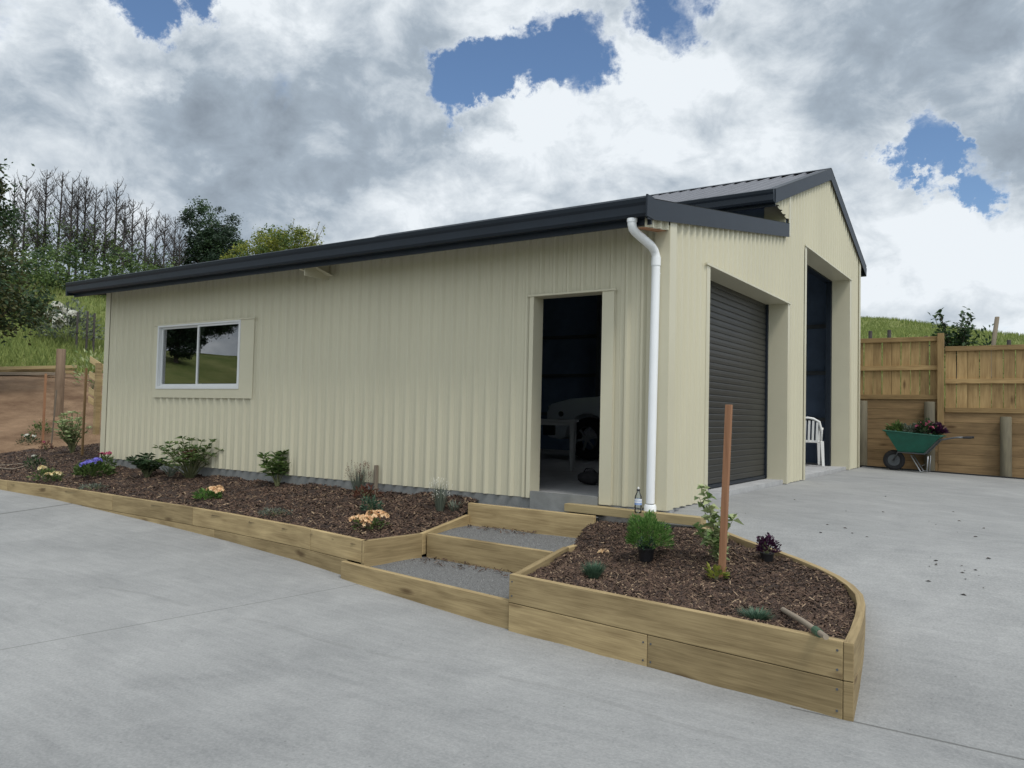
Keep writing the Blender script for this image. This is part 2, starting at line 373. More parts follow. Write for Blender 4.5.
def wn(sc, det, ro, vec, dist=0, off=(0, 0, 0)):
    mp = N.new('ShaderNodeMapping'); mp.inputs['Location'].default_value = off; L.new(vec, mp.inputs[0])
    n = N.new('ShaderNodeTexNoise'); n.inputs['Scale'].default_value = sc; n.inputs['Detail'].default_value = det
    n.inputs['Roughness'].default_value = ro; n.inputs['Distortion'].default_value = dist; L.new(mp.outputs[0], n.inputs['Vector']); return n
mpz = N.new('ShaderNodeMapping'); mpz.inputs['Scale'].default_value = (1, 1, 1.5); L.new(D0, mpz.inputs[0]); P0 = mpz.outputs[0]
warp = wn(4.6, 9, .66, D0)
wv = N.new('ShaderNodeVectorMath'); wv.operation = 'MULTIPLY_ADD'; L.new(warp.outputs['Color'], wv.inputs[0]); wv.inputs[1].default_value = (.30, .30, .30)
sb = N.new('ShaderNodeVectorMath'); sb.operation = 'SUBTRACT'; L.new(D0, sb.inputs[0]); sb.inputs[1].default_value = (.19, .19, .19); L.new(sb.outputs[0], wv.inputs[2])
nv = N.new('ShaderNodeVectorMath'); nv.operation = 'NORMALIZE'; L.new(wv.outputs[0], nv.inputs[0]); DW = nv.outputs[0]
def blob(px, py, rpx, gain, core=.12):
    d = (RW @ _r((px, py))).normalized()
    k = N.new('ShaderNodeVectorMath'); k.operation = 'DOT_PRODUCT'; L.new(DW, k.inputs[0]); k.inputs[1].default_value = d
    mr = N.new('ShaderNodeMapRange'); mr.interpolation_type = 'SMOOTHSTEP'; L.new(k.outputs['Value'], mr.inputs[0])
    mr.inputs[1].default_value = math.cos(rpx/F); mr.inputs[2].default_value = math.cos(rpx/F*core); mr.inputs[3].default_value = 0; mr.inputs[4].default_value = gain
    return mr.outputs[0]
def total(bl):
    t = blob(*bl[0])
    for b in bl[1:]: t = mth('ADD', t, blob(*b))
    return t
n_cov = wn(6.0, 12, .62, P0, .3, (3.1, 1.7, 0))
blue = total([(412, 68, 60, .70), (510, 96, 66, .66), (460, 66, 66, .42), (640, 20, 70, .55), (580, 30, 60, .25), (105, -8, 62, .8), (560, 120, 45, .22), (866, 196, 40, .62), (900, 212, 36, .5), (935, 218, 32, .42), (760, -60, 90, .3), (-400, 100, 260, .3), (1500, 60, 300, .3), (300, -500, 300, .25)])
cov = mth('SUBTRACT', mth('MULTIPLY_ADD', n_cov.outputs['Fac'], 1.75, -.17), blue)
mask = N.new('ShaderNodeMapRange'); mask.interpolation_type = 'SMOOTHSTEP'; L.new(cov, mask.inputs[0]); mask.inputs[1].default_value = .10; mask.inputs[2].default_value = .48
n_sh = wn(4.2, 12, .56, P0, .25, (7.3, 2.2, 0)); n_f = wn(13, 10, .6, P0, .3, (1, 5, 2))
sh = mth('MULTIPLY_ADD', n_sh.outputs['Fac'], 1.25, mth('MULTIPLY_ADD', n_f.outputs['Fac'], 1.25, -.41))
dk = total([(330, 130, 150, .32), (250, 175, 110, .14), (170, 110, 110, .22), (60, 235, 160, .22), (900, 95, 190, .20), (1010, 150, 120, .13), (760, 60, 140, .14), (50, 15, 60, .12), (660, 45, 60, .1)])
lt = total([(75, 72, 55, .30), (250, 60, 120, .22), (460, 115, 70, .25), (600, 140, 90, .12), (940, 290, 90, .08), (700, 120, 70, .06), (440, 20, 100, .14), (320, 200, 70, .12)])
vis = mth('ADD', mth('SUBTRACT', sh, mth('MULTIPLY', dk, .92)), mth('ADD', lt, -.03))
# thin edges of cloud are bright
edge = N.new('ShaderNodeMapRange'); L.new(cov, edge.inputs[0]); edge.inputs[1].default_value = .50; edge.inputs[2].default_value = .30; edge.inputs[3].default_value = 0; edge.inputs[4].default_value = .16
vis = mth('ADD', vis, edge.outputs[0])
cr = N.new('ShaderNodeValToRGB'); e = cr.color_ramp.elements
e[0].position = .08; e[0].color = (.21, .25, .30, 1); e[1].position = 1.0; e[1].color = (.74, .785, .825, 1)
a = e.new(.50); a.color = (.33, .39, .455, 1); a = e.new(.72); a.color = (.50, .555, .61, 1); a = e.new(.86); a.color = (.62, .67, .715, 1)
L.new(vis, cr.inputs[0])
# clouds are brighter round the hidden sun
sd = Vector((math.sin(SUN_AZ)*math.cos(SUN_EL), math.cos(SUN_AZ)*math.cos(SUN_EL), math.sin(SUN_EL)))
k = N.new('ShaderNodeVectorMath'); k.operation = 'DOT_PRODUCT'; L.new(D0, k.inputs[0]); k.inputs[1].default_value = sd
gl = N.new('ShaderNodeMapRange'); gl.interpolation_type = 'SMOOTHSTEP'; L.new(k.outputs['Value'], gl.inputs[0]); gl.inputs[1].default_value = .1; gl.inputs[2].default_value = 1.; gl.inputs[3].default_value = 1.0; gl.inputs[4].default_value = 1.75
bg2 = N.new('ShaderNodeBackground'); L.new(cr.outputs[0], bg2.inputs[0]); L.new(gl.outputs[0], bg2.inputs[1])
ms = N.new('ShaderNodeMixShader'); L.new(mask.outputs[0], ms.inputs[0]); L.new(bg1.outputs[0], ms.inputs[1]); L.new(bg2.outputs[0], ms.inputs[2])
L.new(ms.outputs[0], out.inputs[0])
sl = bpy.data.lights.new('sun', 'SUN'); sl.energy = 1.5; sl.angle = rad(14); sl.color = (1, .95, .87)
so = bpy.data.objects.new('sun', sl); COL.objects.link(so); so.rotation_euler = sd.to_track_quat('Z', 'Y').to_euler()
S.view_settings.view_transform = 'Standard'; S.view_settings.look = 'None'; S.view_settings.exposure = .2; S.view_settings.gamma = 1

# ------------------------------------------------------------------ ground heights
FRONT = [(-14.5, -1.05), (-11.2, -1.42), (-9.79, -1.50), (-8.5, -1.40), (-6.54, -1.45), (-5.32, -1.49), (-4.3, -1.55), (-3.04, -1.68), (-2.0, -1.86)]
def yf(x):
    if x <= FRONT[0][0]: return FRONT[0][1]
    for (a, b), (c, d) in zip(FRONT, FRONT[1:]):
        if x <= c: return b+(d-b)*(x-a)/(c-a)
    return FRONT[-1][1]
def bump(x, y): return .018*math.sin(x*5.1+y*3.3)*math.sin(y*6.1-x*1.7)+.012*math.sin(x*13+1)*math.sin(y*11+2)
def mulchL(x, y): return -.325+.145*(y-yf(x))*(1-.72*sstep(-2.75, -2.0, x)*sstep(0, -.35, y))+bump(x, y)*min(1, max(0, (y-yf(x))*4))
def zlow(x): return -.68+.028*max(0, -x-.5)
def drive(x, y):
    zl = zlow(x); top = -.010-.030*max(x, 0)
    a = -.68+.26*(y+2.2+.1265*(min(x, 2.1)+.23))
    if a > top-.06: k = min(1, (a-top+.06)/.12); a = min(top, (top-.06)+.06*(1-(1-k)**2)) if k < 1 else top
    a = max(a, -.68)
    if y > -.1: w = 1. if x > -.001 else 0.
    else: w = sstep(-.1, .4, x)
    return zl+(a-zl)*w
def T(x, y):
    xb = -13.7-2.8*sstep(-1, -3, y)
    base = -.45+.15*min(5.5, max(0, y+1.5))
    u = max(0, xb-x); west = base+.165*min(u, 10)+.275*max(0, u-10)
    z = west
    if x > -9.9: z = -.95-(.0 if x > -9.6 else 0)
    if y > 10.16:
        n = 1.28+.172*(y-10.16)*(1-.0012*max(0, y-20)); n *= 1-.012*min(20, max(0, x+7))
        z = max(z, n)
    if x > 13: z = max(z, -.4+.09*(x-13))
    if y < -16: z = max(z if x < -10 else -.95, -.75+.12*(-16-y))
    r = math.hypot(x-CAM.x, y-CAM.y); lim = 8.9+.25*math.sin(x*.11)+.25*math.sin(y*.13+1)-.34*max(0, min(14, x+8.5))*sstep(10, 30, y)
    lim = lim*(1-.52*sstep(-4, -14, y))
    if r > 52: lim = max(min(5.5, lim-1.5), lim-.09*(r-52))
    if z > lim-.8: z = lim-.8+.8*(1-math.exp(-(z-lim+.8)/.8))
    if r > 10: z += .05*math.sin(x*1.3+y*.7)*min(1, max(0, (z+.2)))+.12*math.sin(x*.31)*math.sin(y*.37)*min(1, max(0, z-.8))
    return z
xs = np.unique(np.concatenate([np.linspace(-420, -70, 12), np.arange(-70, -26, 1.), np.arange(-26, -9, .25), [-9.9, -9.89], np.arange(-8, 16, 1.), np.arange(16, 70, 2.), np.linspace(70, 420, 12)]))
ys = np.unique(np.concatenate([np.linspace(-420, -70, 12), np.arange(-70, -16, 2.), np.arange(-16, -6, 1), np.arange(-6, 9.6, .25), [10.15, 10.165], np.arange(10.5, 26, .5), np.arange(26, 70, 1.), np.linspace(70, 420, 12)]))
def grid(xs, ys, fn, keep=None):
    mb = MB(); nx, ny = len(xs), len(ys)
    for y in ys:
        for x in xs: mb.v.append((float(x), float(y), fn(float(x), float(y))))
    for j in range(ny-1):
        for i in range(nx-1):
            if keep and not keep((xs[i]+xs[i+1])/2, (ys[j]+ys[j+1])/2): continue
            mb.f.append((j*nx+i, j*nx+i+1, (j+1)*nx+i+1, (j+1)*nx+i)); mb.m.append(0)
    return mb
tag(grid(xs, ys, T).build('terrain', M['terrain'], smooth=True), kind='structure')
dx = np.unique(np.round(np.concatenate([np.arange(-16, -3, .5), np.arange(-3, 3.2, .1), np.arange(3.5, 13.6, .5), [-.002, 0.]]), 3))
dy = np.unique(np.round(np.concatenate([np.arange(-15.5, -3, .5), np.arange(-3, 1, .1), np.arange(1, 10, .5), [-.1, -.099, 9.93]]), 3))
tag(grid(dx, dy, drive, lambda x, y: not (x < 0 and y > 0) and not (x < -2.2 and y > yf(x)+.06)).build('driveway', M['concrete'], smooth=True), kind='structure')

# ------------------------------------------------------------------ the shed
LX = -9.77
shed = empty('shed', (0, 0, 0), 0, 'cream corrugated steel shed with dark slate roof and two big openings', 'shed')
YA = 6.5
def leanz(y): return 2.745+.166*(y+.58)
def mainz(y): return 4.95-.358*abs(y-YA)
PROF = [(0, 0), (.042, 0), (.047, .004), (.052, 0), (.088, 0), (.114, .0290), (.134, .0290), (.160, 0)]; PITCH = .165
def corr(u0, u1, P, ranges, extra=(), pitch=PITCH, prof=PROF, both=False):
    """corrugated sheet: P(u, depth, z) -> point, ranges(u) -> [(z0 fn, z1 fn)]"""
    us = [(u0, 0.)]; k = 0
    while True:
        done = False
        for a, d in prof:
            u = u0+k*pitch+a
            if u >= u1: done = True; break
            if u > u0: us.append((u, d))
        if done: break
        k += 1
    us.append((u1, us[-1][1]))
    def dep(u):
        for (a, d), (b, e) in zip(us, us[1:]):
            if a <= u <= b: return d+(e-d)*(u-a)/max(b-a, 1e-9)
        return 0
    for x in extra:
        if u0 < x < u1: us.append((x, dep(x)))
    us.sort(); mb = MB()
    for (a, d), (b, e) in zip(us, us[1:]):
        if b-a < 1e-6: continue
        for f0, f1 in ranges((a+b)/2):
            mb.poly([P(a, d, f0(a)), P(b, e, f0(b)), P(b, e, f1(b)), P(a, d, f1(a))])
    return mb
def k_(v): return lambda u: v
WX0, WX1, WZ0, WZ1 = -8.27, -6.29, 1.13, 2.08      # window opening
DX0, DX1, DZ1 = -1.465, -.665, 2.085               # doorway
R0, R1, RZ = 1.04, 4.05, 2.45                      # roller door opening
B0, B1, BZ = 5.05, 8.15, 3.41                      # tall opening
def front_ranges(u):
    top = k_(2.87)
    if WX0 < u < WX1: return [(k_(0), k_(WZ0)), (k_(WZ1), top)]
    if DX0 < u < DX1: return [(k_(DZ1), top)]
    return [(k_(0.0), top)]
def gt(y): return (leanz(y) if y < 4.1 else mainz(y))-.03
def gable_ranges(y):
    if R0 < y < R1: return [(k_(RZ), gt)]
    if B0 < y < B1: return [(k_(BZ), gt)]
    return [(k_(0.0), gt)]
P_front = lambda u, d, z: (u, -d, z)
P_gable = lambda u, d, z: (d, u, z)
corr(LX, 0, P_front, front_ranges, (WX0, WX1, DX0, DX1)).build('wall', M['clad'], shed)
corr(0, 9.1, P_gable, gable_ranges, (R0, R1, B0, B1, 4.1, 4.1001, YA)).build('wall', M['clad'], shed)
corr(0, 9.1, lambda u, d, z: (LX-d, 9.1-u, z), lambda u: [(k_(0), lambda v: gt(9.1-v))], (5.0, 4.9999, 9.1-YA)).build('wall', M['clad'], shed)
corr(0, -LX, lambda u, d, z: (-u, 9.1+d, z), lambda u: [(k_(0), k_(3.84))]).build('wall', M['clad'], shed)
# dark building wrap and framing behind the cladding
def lin(rf, u, e):      # the lining stops 12 mm short of every opening
    for a, b in (e[:2], e[2:]):
        if a-.0125 < u < b+.0125: u = (a+b)/2
    return rf(u)
def slab_wall(u0, u1, brk, ranges, fn):
    us = sorted({u0, u1, *[b for b in brk if u0 < b < u1]}); mb = MB()
    for a, b in zip(us, us[1:]):
        for f0, f1 in ranges((a+b)/2):
            e = 1e-4
            q = [fn(a, 0, f0(a+e)), fn(b, 0, f0(b-e)), fn(b, 1, f0(b-e)), fn(a, 1, f0(a+e)), fn(a, 0, f1(a+e)), fn(b, 0, f1(b-e)), fn(b, 1, f1(b-e)), fn(a, 1, f1(a+e))]
            mb.hexa(q)
    return mb
slab_wall(LX+.02, -.03, (WX0-.012, WX1+.012, DX0-.012, DX1+.012), lambda u: [(lambda v, f=f: f(v)+(.03 if f(v) < .01 else .012 if f(v) < 2.6 else 0), lambda v, g=g: g(v)-(.012 if g(v) < 2.6 else 0)) for f, g in lin(front_ranges, u, (WX0, WX1, DX0, DX1))], lambda u, s, z: (u, .006+.11*s, min(z, 2.84))).build('wall_lining', M['lining'], shed)
slab_wall(.1, 9.08, (R0-.012, R1+.012, B0-.012, B1+.012, 4.1, YA), lambda u: [(lambda v, f=f: f(v)+(.03 if f(v) < .01 else .012), lambda v, g=g: g(v)-(.02 if g(v) > 2.5 and g is gt else 0)) for f, g in lin(gable_ranges, u, (R0, R1, B0, B1))], lambda u, s, z: (-.006-.085*s, u, z)).build('wall_lining', M['lining'], shed)
slab_wall(.1, 9.08, (4.1, YA), lambda u: [(k_(.03), lambda v: gt(v)-.02)], lambda u, s, z: (LX+.006+.085*s, u, z)).build('wall_lining', M['lining'], shed)
mb = MB(); e = .06
for ya, yb, zf in ((.13, 4.07, leanz), (4.16, YA, mainz), (YA, 8.98, mainz)):
    mb = MB(); mb.hexa([(LX+.11, ya, zf(ya)-.11), (-.11, ya, zf(ya)-.11), (-.11, yb, zf(yb)-.11), (LX+.11, yb, zf(yb)-.11), (LX+.11, ya, zf(ya)-.10), (-.11, ya, zf(ya)-.10), (-.11, yb, zf(yb)-.10), (LX+.11, yb, zf(yb)-.10)]); mb.build('bounce_insulation', M['foil'], shed)  # unseen pale insulation sheets, added to bounce more light into the interior
mb = MB(); mb.box(LX+.1, 9.0, .03, -.1, 9.09, 3.80)
mb.build('wall_lining', M['lining'], shed)
parts('return_panel', M['flash'], shed, [(-.30, 4.045, 3.48, -.012, 4.079, 3.98)])
mb = MB(); mb.box(LX+.1, 4.08, 3.35, -.012, 4.14, 4.04); mb.build('clerestory_wall', M['lining'], shed)
GIRT = []     # girts and portal frames inside
for z in (.85, 1.75, 2.65): GIRT.append((LX+.1, 8.93, z, -.1, 8.998, z+.07))
parts('girt', M['steel'], shed, GIRT)
for x in (-5.4, -8.0): parts('steel_column', M['steel'], shed, [(x-.05, 8.80, .062, x+.05, 8.929, 3.7), (x-.05, 4.02, .062, x+.05, 4.16, 3.36)])

# floor slab
mb = MB(); mb.box(LX+.012, .012, -.45, -.012, 9.088, .05)
mb.build('foundation_slab', M['slab'], shed)
mb = MB(); mb.box(DX0+.01, -.045, -.16, DX1-.01, .011, .072); mb.build('threshold', M['plinth'], shed)
mb = MB(); mb.box(LX+.013, .0035, -.40, DX0+.008, .0115, .05); mb.build('plinth_strip', M['plinth'], shed)
# corner flashings
parts('corner_flashing', M['flash'], shed, [(-.115, -.036, -.004, .033, -.0305, 2.66), (.0305, -.0304, -.004, .036, .125, 2.75), (LX-.036, -.036, 0, LX+.10, -.0305, 2.80), (LX-.036, -.0304, 0, LX-.0305, .10, 2.80), (.0305, 9.0, 0, .036, 9.136, mainz(9.12)-.05), (.0305, 4.07, 3.40, .036, 4.16, mainz(4.16)-.05)])
# opening trims: window, doorway, roller opening, tall opening
def trim_front(x0, x1, z0, z1, wl, wr, wb, wt, nm):
    mb = MB(); y0, y1 = -.036, -.0300
    if wl: mb.box(x0-wl, y0, z0-wb, x0, y1, z1)
    if wr: mb.box(x1, y0, z0-wb, x1+wr, y1, z1)
    if wb: mb.box(x0, y0, z0-wb, x1, y1, z0)
    if wt: mb.box(x0-wl-.02, y0-.012, z1+.001, x1+wr+.02, y1, z1+wt)
    return mb
trim_front(WX0, WX1, WZ0, WZ1, .09, .30, .14, .022, '').build('window_trim', M['flash'], shed)
mb = trim_front(DX0, DX1, 0.0, DZ1, .05, .13, 0, .02, '')
mb.box(DX0-.004, -.0299, 0.0, DX0, .15, DZ1); mb.box(DX1, -.0299, 0.0, DX1+.004, .15, DZ1); mb.box(DX0, -.0299, DZ1, DX1, .15, DZ1+.004)
mb.build('door_trim', M['flash'], shed)
def trim_gable(y0, y1, z1, wl, wr, depth):
    mb = MB(); a, b = .0300, .036
    mb.box(a, y0-wl, -.003, b, y0, z1); mb.box(a, y1, -.003, b, y1+wr, z1)
    mb.box(a, y0-wl-.03, z1+.001, b+.014, y1+wr+.02, z1+.022)
    mb.box(-depth, y0-.005, 0, .0299, y0, z1); mb.box(-depth, y1, 0.0, .0299, y1+.005, z1); mb.box(-depth, y0, z1, .0299, y1, z1+.004)
    return mb
trim_gable(R0, R1, RZ, .10, .09, .25).build('door_trim', M['flash'], shed)
trim_gable(B0, B1, BZ, .10, .11, .27).build('door_trim', M['flash'], shed)
# roller door
rd = MB(); z = .10; prof = []
while z < RZ+.35:
    prof += [(-.258, z), (-.2505, z+.007), (-.2485, z+.036), (-.2500, z+.062), (-.2555, z+.071)]; z += .074
for (x0, z0), (x1, z1) in zip(prof, prof[1:]): rd.poly([(x0, R0+.03, z0), (x0, R1-.03, z0), (x1, R1-.03, z1), (x1, R0+.03, z1)])
rdo = rd.build('roller_door', M['roller'], shed)
mb = MB(); mb.box(-.275, R0+.03, .062, -.235, R1-.03, .10); mb.build('bottom_rail', M['gutter'], rdo)
parts('guide_rail', M['gutter'], rdo, [(-.30, R0+.001, .062, -.225, R0+.05, RZ+.3), (-.30, R1-.05, .062, -.225, R1-.001, RZ+.3)])
# tall door guides
mb = MB(); mb.box(-.36, B1-.06, .062, -.275, B1+.03, BZ); mb.box(-.36, B0-.03, .062, -.275, B0+.06, BZ); mb.box(-.40, B0, BZ-.02, -.275, B1, BZ+.2); mb.build('door_guide', M['gutter'], shed)
# window
wf = MB(); fy0, fy1 = -.045, .05; t = .024
wf.box(WX0-.01, fy0, WZ0-.01, WX1+.01, fy1, WZ0+t+.01); wf.box(WX0-.01, fy0, WZ1-t, WX1+.01, fy1, WZ1+.01)
wf.box(WX0-.01, fy0, WZ0+t+.01, WX0+t, fy1, WZ1-t); wf.box(WX1-t, fy0, WZ0+t+.01, WX1+.01, fy1, WZ1-t)
win = MB(); xm = (WX0+WX1)/2+.02
for a, b, yy in ((WX0+t+.001, xm+.03, .008), (xm-.03, WX1-t-.001, -.028)):
    for q in ((a, WZ0+t+.011, b, WZ0+t+.040), (a, WZ1-t-.027, b, WZ1-t-.001), (a, WZ0+t+.040, a+.028, WZ1-t-.027), (b-.028, WZ0+t+.040, b, WZ1-t-.027)):
        win.box(q[0], yy, q[1], q[2], yy+.028, q[3])
wo = wf.build('window', M['alu'], shed, bevel=.003)
win.build('sash', M['alu'], wo)
for a, b, yy in ((WX0+t+.02, xm+.005, .021), (xm-.005, WX1-t-.02, -.014)):
    g = MB(); g.box(a, yy, WZ0+t+.045, b, yy+.004, WZ1-t-.03); g.build('pane', M['glass'], wo)
# roofs
RP = [(0, 0), (.06, 0), (.066, .004), (.072, 0), (.128, 0), (.148, .040), (.178, .040), (.198, 0)]
def roofsheet(x0, x1, ya, yb, zf):
    return corr(0, x1-x0, lambda u, d, y: (x1-u, y, zf(y)+d), lambda u: [(k_(ya), k_(yb))], pitch=.20, prof=RP)
mb = roofsheet(-9.97, .045, -.575, 4.08, leanz)
mb.hexa([(-9.97, -.56, leanz(-.56)-.012), (.03, -.56, leanz(-.56)-.012), (.03, 4.08, leanz(4.08)-.012), (-9.97, 4.08, leanz(4.08)-.012)]+[(-9.97, -.56, leanz(-.56)-.004), (.03, -.56, leanz(-.56)-.004), (.03, 4.08, leanz(4.08)-.004), (-9.97, 4.08, leanz(4.08)-.004)])
mb.build('roof', M['roof'], shed)
mb = roofsheet(-10.0, .05, 3.36, YA, mainz)
mb2 = roofsheet(-10.0, .05, YA, 9.55, mainz); n = len(mb.v); mb.v += mb2.v; mb.f += [tuple(i+n for i in f) for f in mb2.f]; mb.m += mb2.m; mb.uv += mb2.uv
for ya, yb in ((3.38, YA), (YA, 9.53)):
    mb.hexa([(-10.0, ya, mainz(ya)-.014), (.02, ya, mainz(ya)-.014), (.02, yb, mainz(yb)-.014), (-10, yb, mainz(yb)-.014), (-10.0, ya, mainz(ya)-.005), (.02, ya, mainz(ya)-.005), (.02, yb, mainz(yb)-.005), (-10, yb, mainz(yb)-.005)])
mr = mb.build('roof', M['roof'], shed)
mb = MB(); a = .17
for s in (-1, 1):
    q = [(-10.02, YA, 4.995), (.055, YA, 4.995), (.055, YA+s*a, 4.992-.358*a), (-10.02, YA+s*a, 4.992-.358*a)]
    q2 = [(x, y, z+.006) for x, y, z in q]
    mb.hexa(q+q2)
mb.build('ridge_cap', M['gutter'], mr)
# barge boards along the gable
def barge(ya, yb, zf, h, nm):
    mb = MB(); up = .035
    mb.hexa([(.050, ya, zf(ya)-h), (.058, ya, zf(ya)-h), (.058, yb, zf(yb)-h), (.050, yb, zf(yb)-h), (.050, ya, zf(ya)+up), (.058, ya, zf(ya)+up), (.058, yb, zf(yb)+up), (.050, yb, zf(yb)+up)])
    mb.hexa([(-.10, ya, zf(ya)+up), (.058, ya, zf(ya)+up), (.058, yb, zf(yb)+up), (-.10, yb, zf(yb)+up), (-.10, ya, zf(ya)+up+.006), (.062, ya, zf(ya)+up+.006), (.062, yb, zf(yb)+up+.006), (-.10, yb, zf(yb)+up+.006)])
    mb.box(.044, ya, zf(ya)-h-.004, .0495, ya+.001, zf(ya)-h-.003)
    return mb.build(nm, M['gutter'], shed)
barge(-.585, 4.0, leanz, .15, 'barge_board')
barge(3.33, YA-.001, mainz, .15, 'barge_board')
barge(YA+.001, 9.57, mainz, .15, 'barge_board')
mb = MB(); mb.hexa([(-10.01, -.585, leanz(-.585)-.16), (-9.97, -.585, leanz(-.585)-.16), (-9.97, 4.02, leanz(4.02)-.16), (-10.01, 4.02, leanz(4.02)-.16), (-10.01, -.585, leanz(-.585)+.03), (-9.97, -.585, leanz(-.585)+.03), (-9.97, 4.02, leanz(4.02)+.03), (-10.01, 4.02, leanz(4.02)+.03)])
mb.build('barge_board', M['gutter'], shed)
# boxed cladding returns at the overhangs
corr(-.52, -.001, P_gable, lambda u: [(lambda v: 2.62-.14*abs(v), lambda v: leanz(v)-.03)]).build('overhang_panel', M['clad'], shed)
corr(3.46, 4.099, P_gable, lambda u: [(lambda v: 3.62+.15*(4.1-v), lambda v: mainz(v)-.03)]).build('overhang_panel', M['clad'], shed)
mb = MB(); mb.hexa([(-.10, -.50, 2.545), (-.002, -.50, 2.545), (-.002, -.028, 2.61), (-.10, -.028, 2.61), (-.10, -.50, 2.550), (-.002, -.50, 2.550), (-.002, -.028, 2.615), (-.10, -.028, 2.615)])
mb.build('soffit_board', M['stake'], shed)
# rafters / soffit lining under the eave
for x in np.arange(-9.9, -.3, .9):
    x = float(x); mb = MB(); mb.hexa([(x, -.45, leanz(-.45)-.09), (x+.045, -.45, leanz(-.45)-.09), (x+.045, -.0305, leanz(0)-.09), (x, -.0305, leanz(0)-.09), (x, -.45, leanz(-.45)-.014), (x+.045, -.45, leanz(-.45)-.014), (x+.045, -.0305, leanz(0)-.014), (x, -.0305, leanz(0)-.014)])
    mb.build('rafter', M['flash'], shed)
mb = MB(); mb.box(-9.96, -.475, 2.575, .04, -.455, 2.74); mb.build('fascia_board', M['gutter'], shed)
# gutters
gp = [(-.455, 2.845), (-.468, 2.835), (-.462, 2.80), (-.448, 2.775), (-.446, 2.705), (-.43, 2.68), (-.345, 2.68), (-.337, 2.69), (-.337, 2.845), (-.345, 2.845), (-.345, 2.70), (-.425, 2.70), (-.438, 2.71), (-.44, 2.775), (-.452, 2.80), (-.445, 2.838)]
def gutter(x0, x1, fy, dz, sgn):
    mb = MB(); n = len(gp); b = 0
    for x in (x0, x1):
        for y, z in gp: mb.v.append((x, fy+sgn*(y+.34), z+dz))
    for k in range(n):
        k2 = (k+1) % n; mb.f.append((k, k2, n+k2, n+k)); mb.m.append(0)
    # stop ends
    for x in (x0-.003, x1+.003):
        mb.poly([(x, fy+sgn*(y+.34), z+dz) for y, z in gp[:9]])
    return mb
mb = gutter(-9.99, .045, -.477, -.05, 1)
mb.box(.0485, -.612, 2.615, .064, -.465, 2.81)
mb.build('gutter', M['gutter'], shed)
gutter(-10.0, .045, 3.37, mainz(3.37)-2.835, 1).build('gutter', M['gutter'], shed)
gutter(-10.0, .045, 9.54, mainz(9.54)-2.835, -1).build('gutter', M['gutter'], shed)
mb = MB(); mb.box(-9.98, 3.375, mainz(3.37)-.19, .04, 3.39, mainz(3.38)-.03); mb.build('fascia_board', M['gutter'], shed)
# white downpipe
mb = MB(); X = -.085
mb.tube([(-.12, -.53, 2.63), (-.12, -.53, 2.58), (-.118, -.515, 2.545), (-.113, -.47, 2.52), (-.098, -.17, 2.455), (-.095, -.10, 2.425), (X, -.078, 2.37), (X, -.076, 2.2), (-.105, -.076, .06)], .041, 20)
dp = mb.build('downpipe', M['pvc'], shed, autos=50)
for q, r in (([(-.105, -.076, -.04), (-.105, -.076, .03), (-.105, -.076, .05)], [.058, .058, .05]), ([(-.12, -.53, 2.63), (-.12, -.53, 2.60)], .046), ([(X, -.077, 2.36), (X, -.077, 2.28)], .046)):
    mb = MB(); mb.tube(q, r, 20); mb.build('pipe_socket', M['pvc'], dp, autos=50)
mb = MB(); mb.box(X-.05, -.035, 2.195, X+.05, -.022, 2.215); mb.tube([(X-.045, -.07, 2.205), (X+.045, -.07, 2.205)], .004, 6); mb.build('pipe_bracket', M['pvc'], dp)
# folded flashing under the eave above the wall
A_ = ony(321, 279, -.06); B_ = ony(291, 266, -.42)
def plate(p, q, w, h, mb):
    p, q = Vector(p), Vector(q); mb.hexa([p, p+Vector((w, 0, 0)), q+Vector((w, 0, 0)), q, p+Vector((0, 0, h)), p+Vector((w, 0, h)), q+Vector((w, 0, h)), q+Vector((0, 0, h))])
mb = MB(); plate(B_, A_, .05, .02, mb); mb.build('eave_bracket', M['flash'], shed)
mb = MB(); mb.box(A_.x+.10, -.42, A_.z-.02, A_.x+.115, -.033, 2.70); mb.build('eave_bracket', M['flash'], shed)
mb = MB(); plate(B_+Vector((.12, 0, .03)), A_+Vector((.06, 0, .02)), .16, .006, mb)
mb.build('eave_bracket', M['flash'], shed)

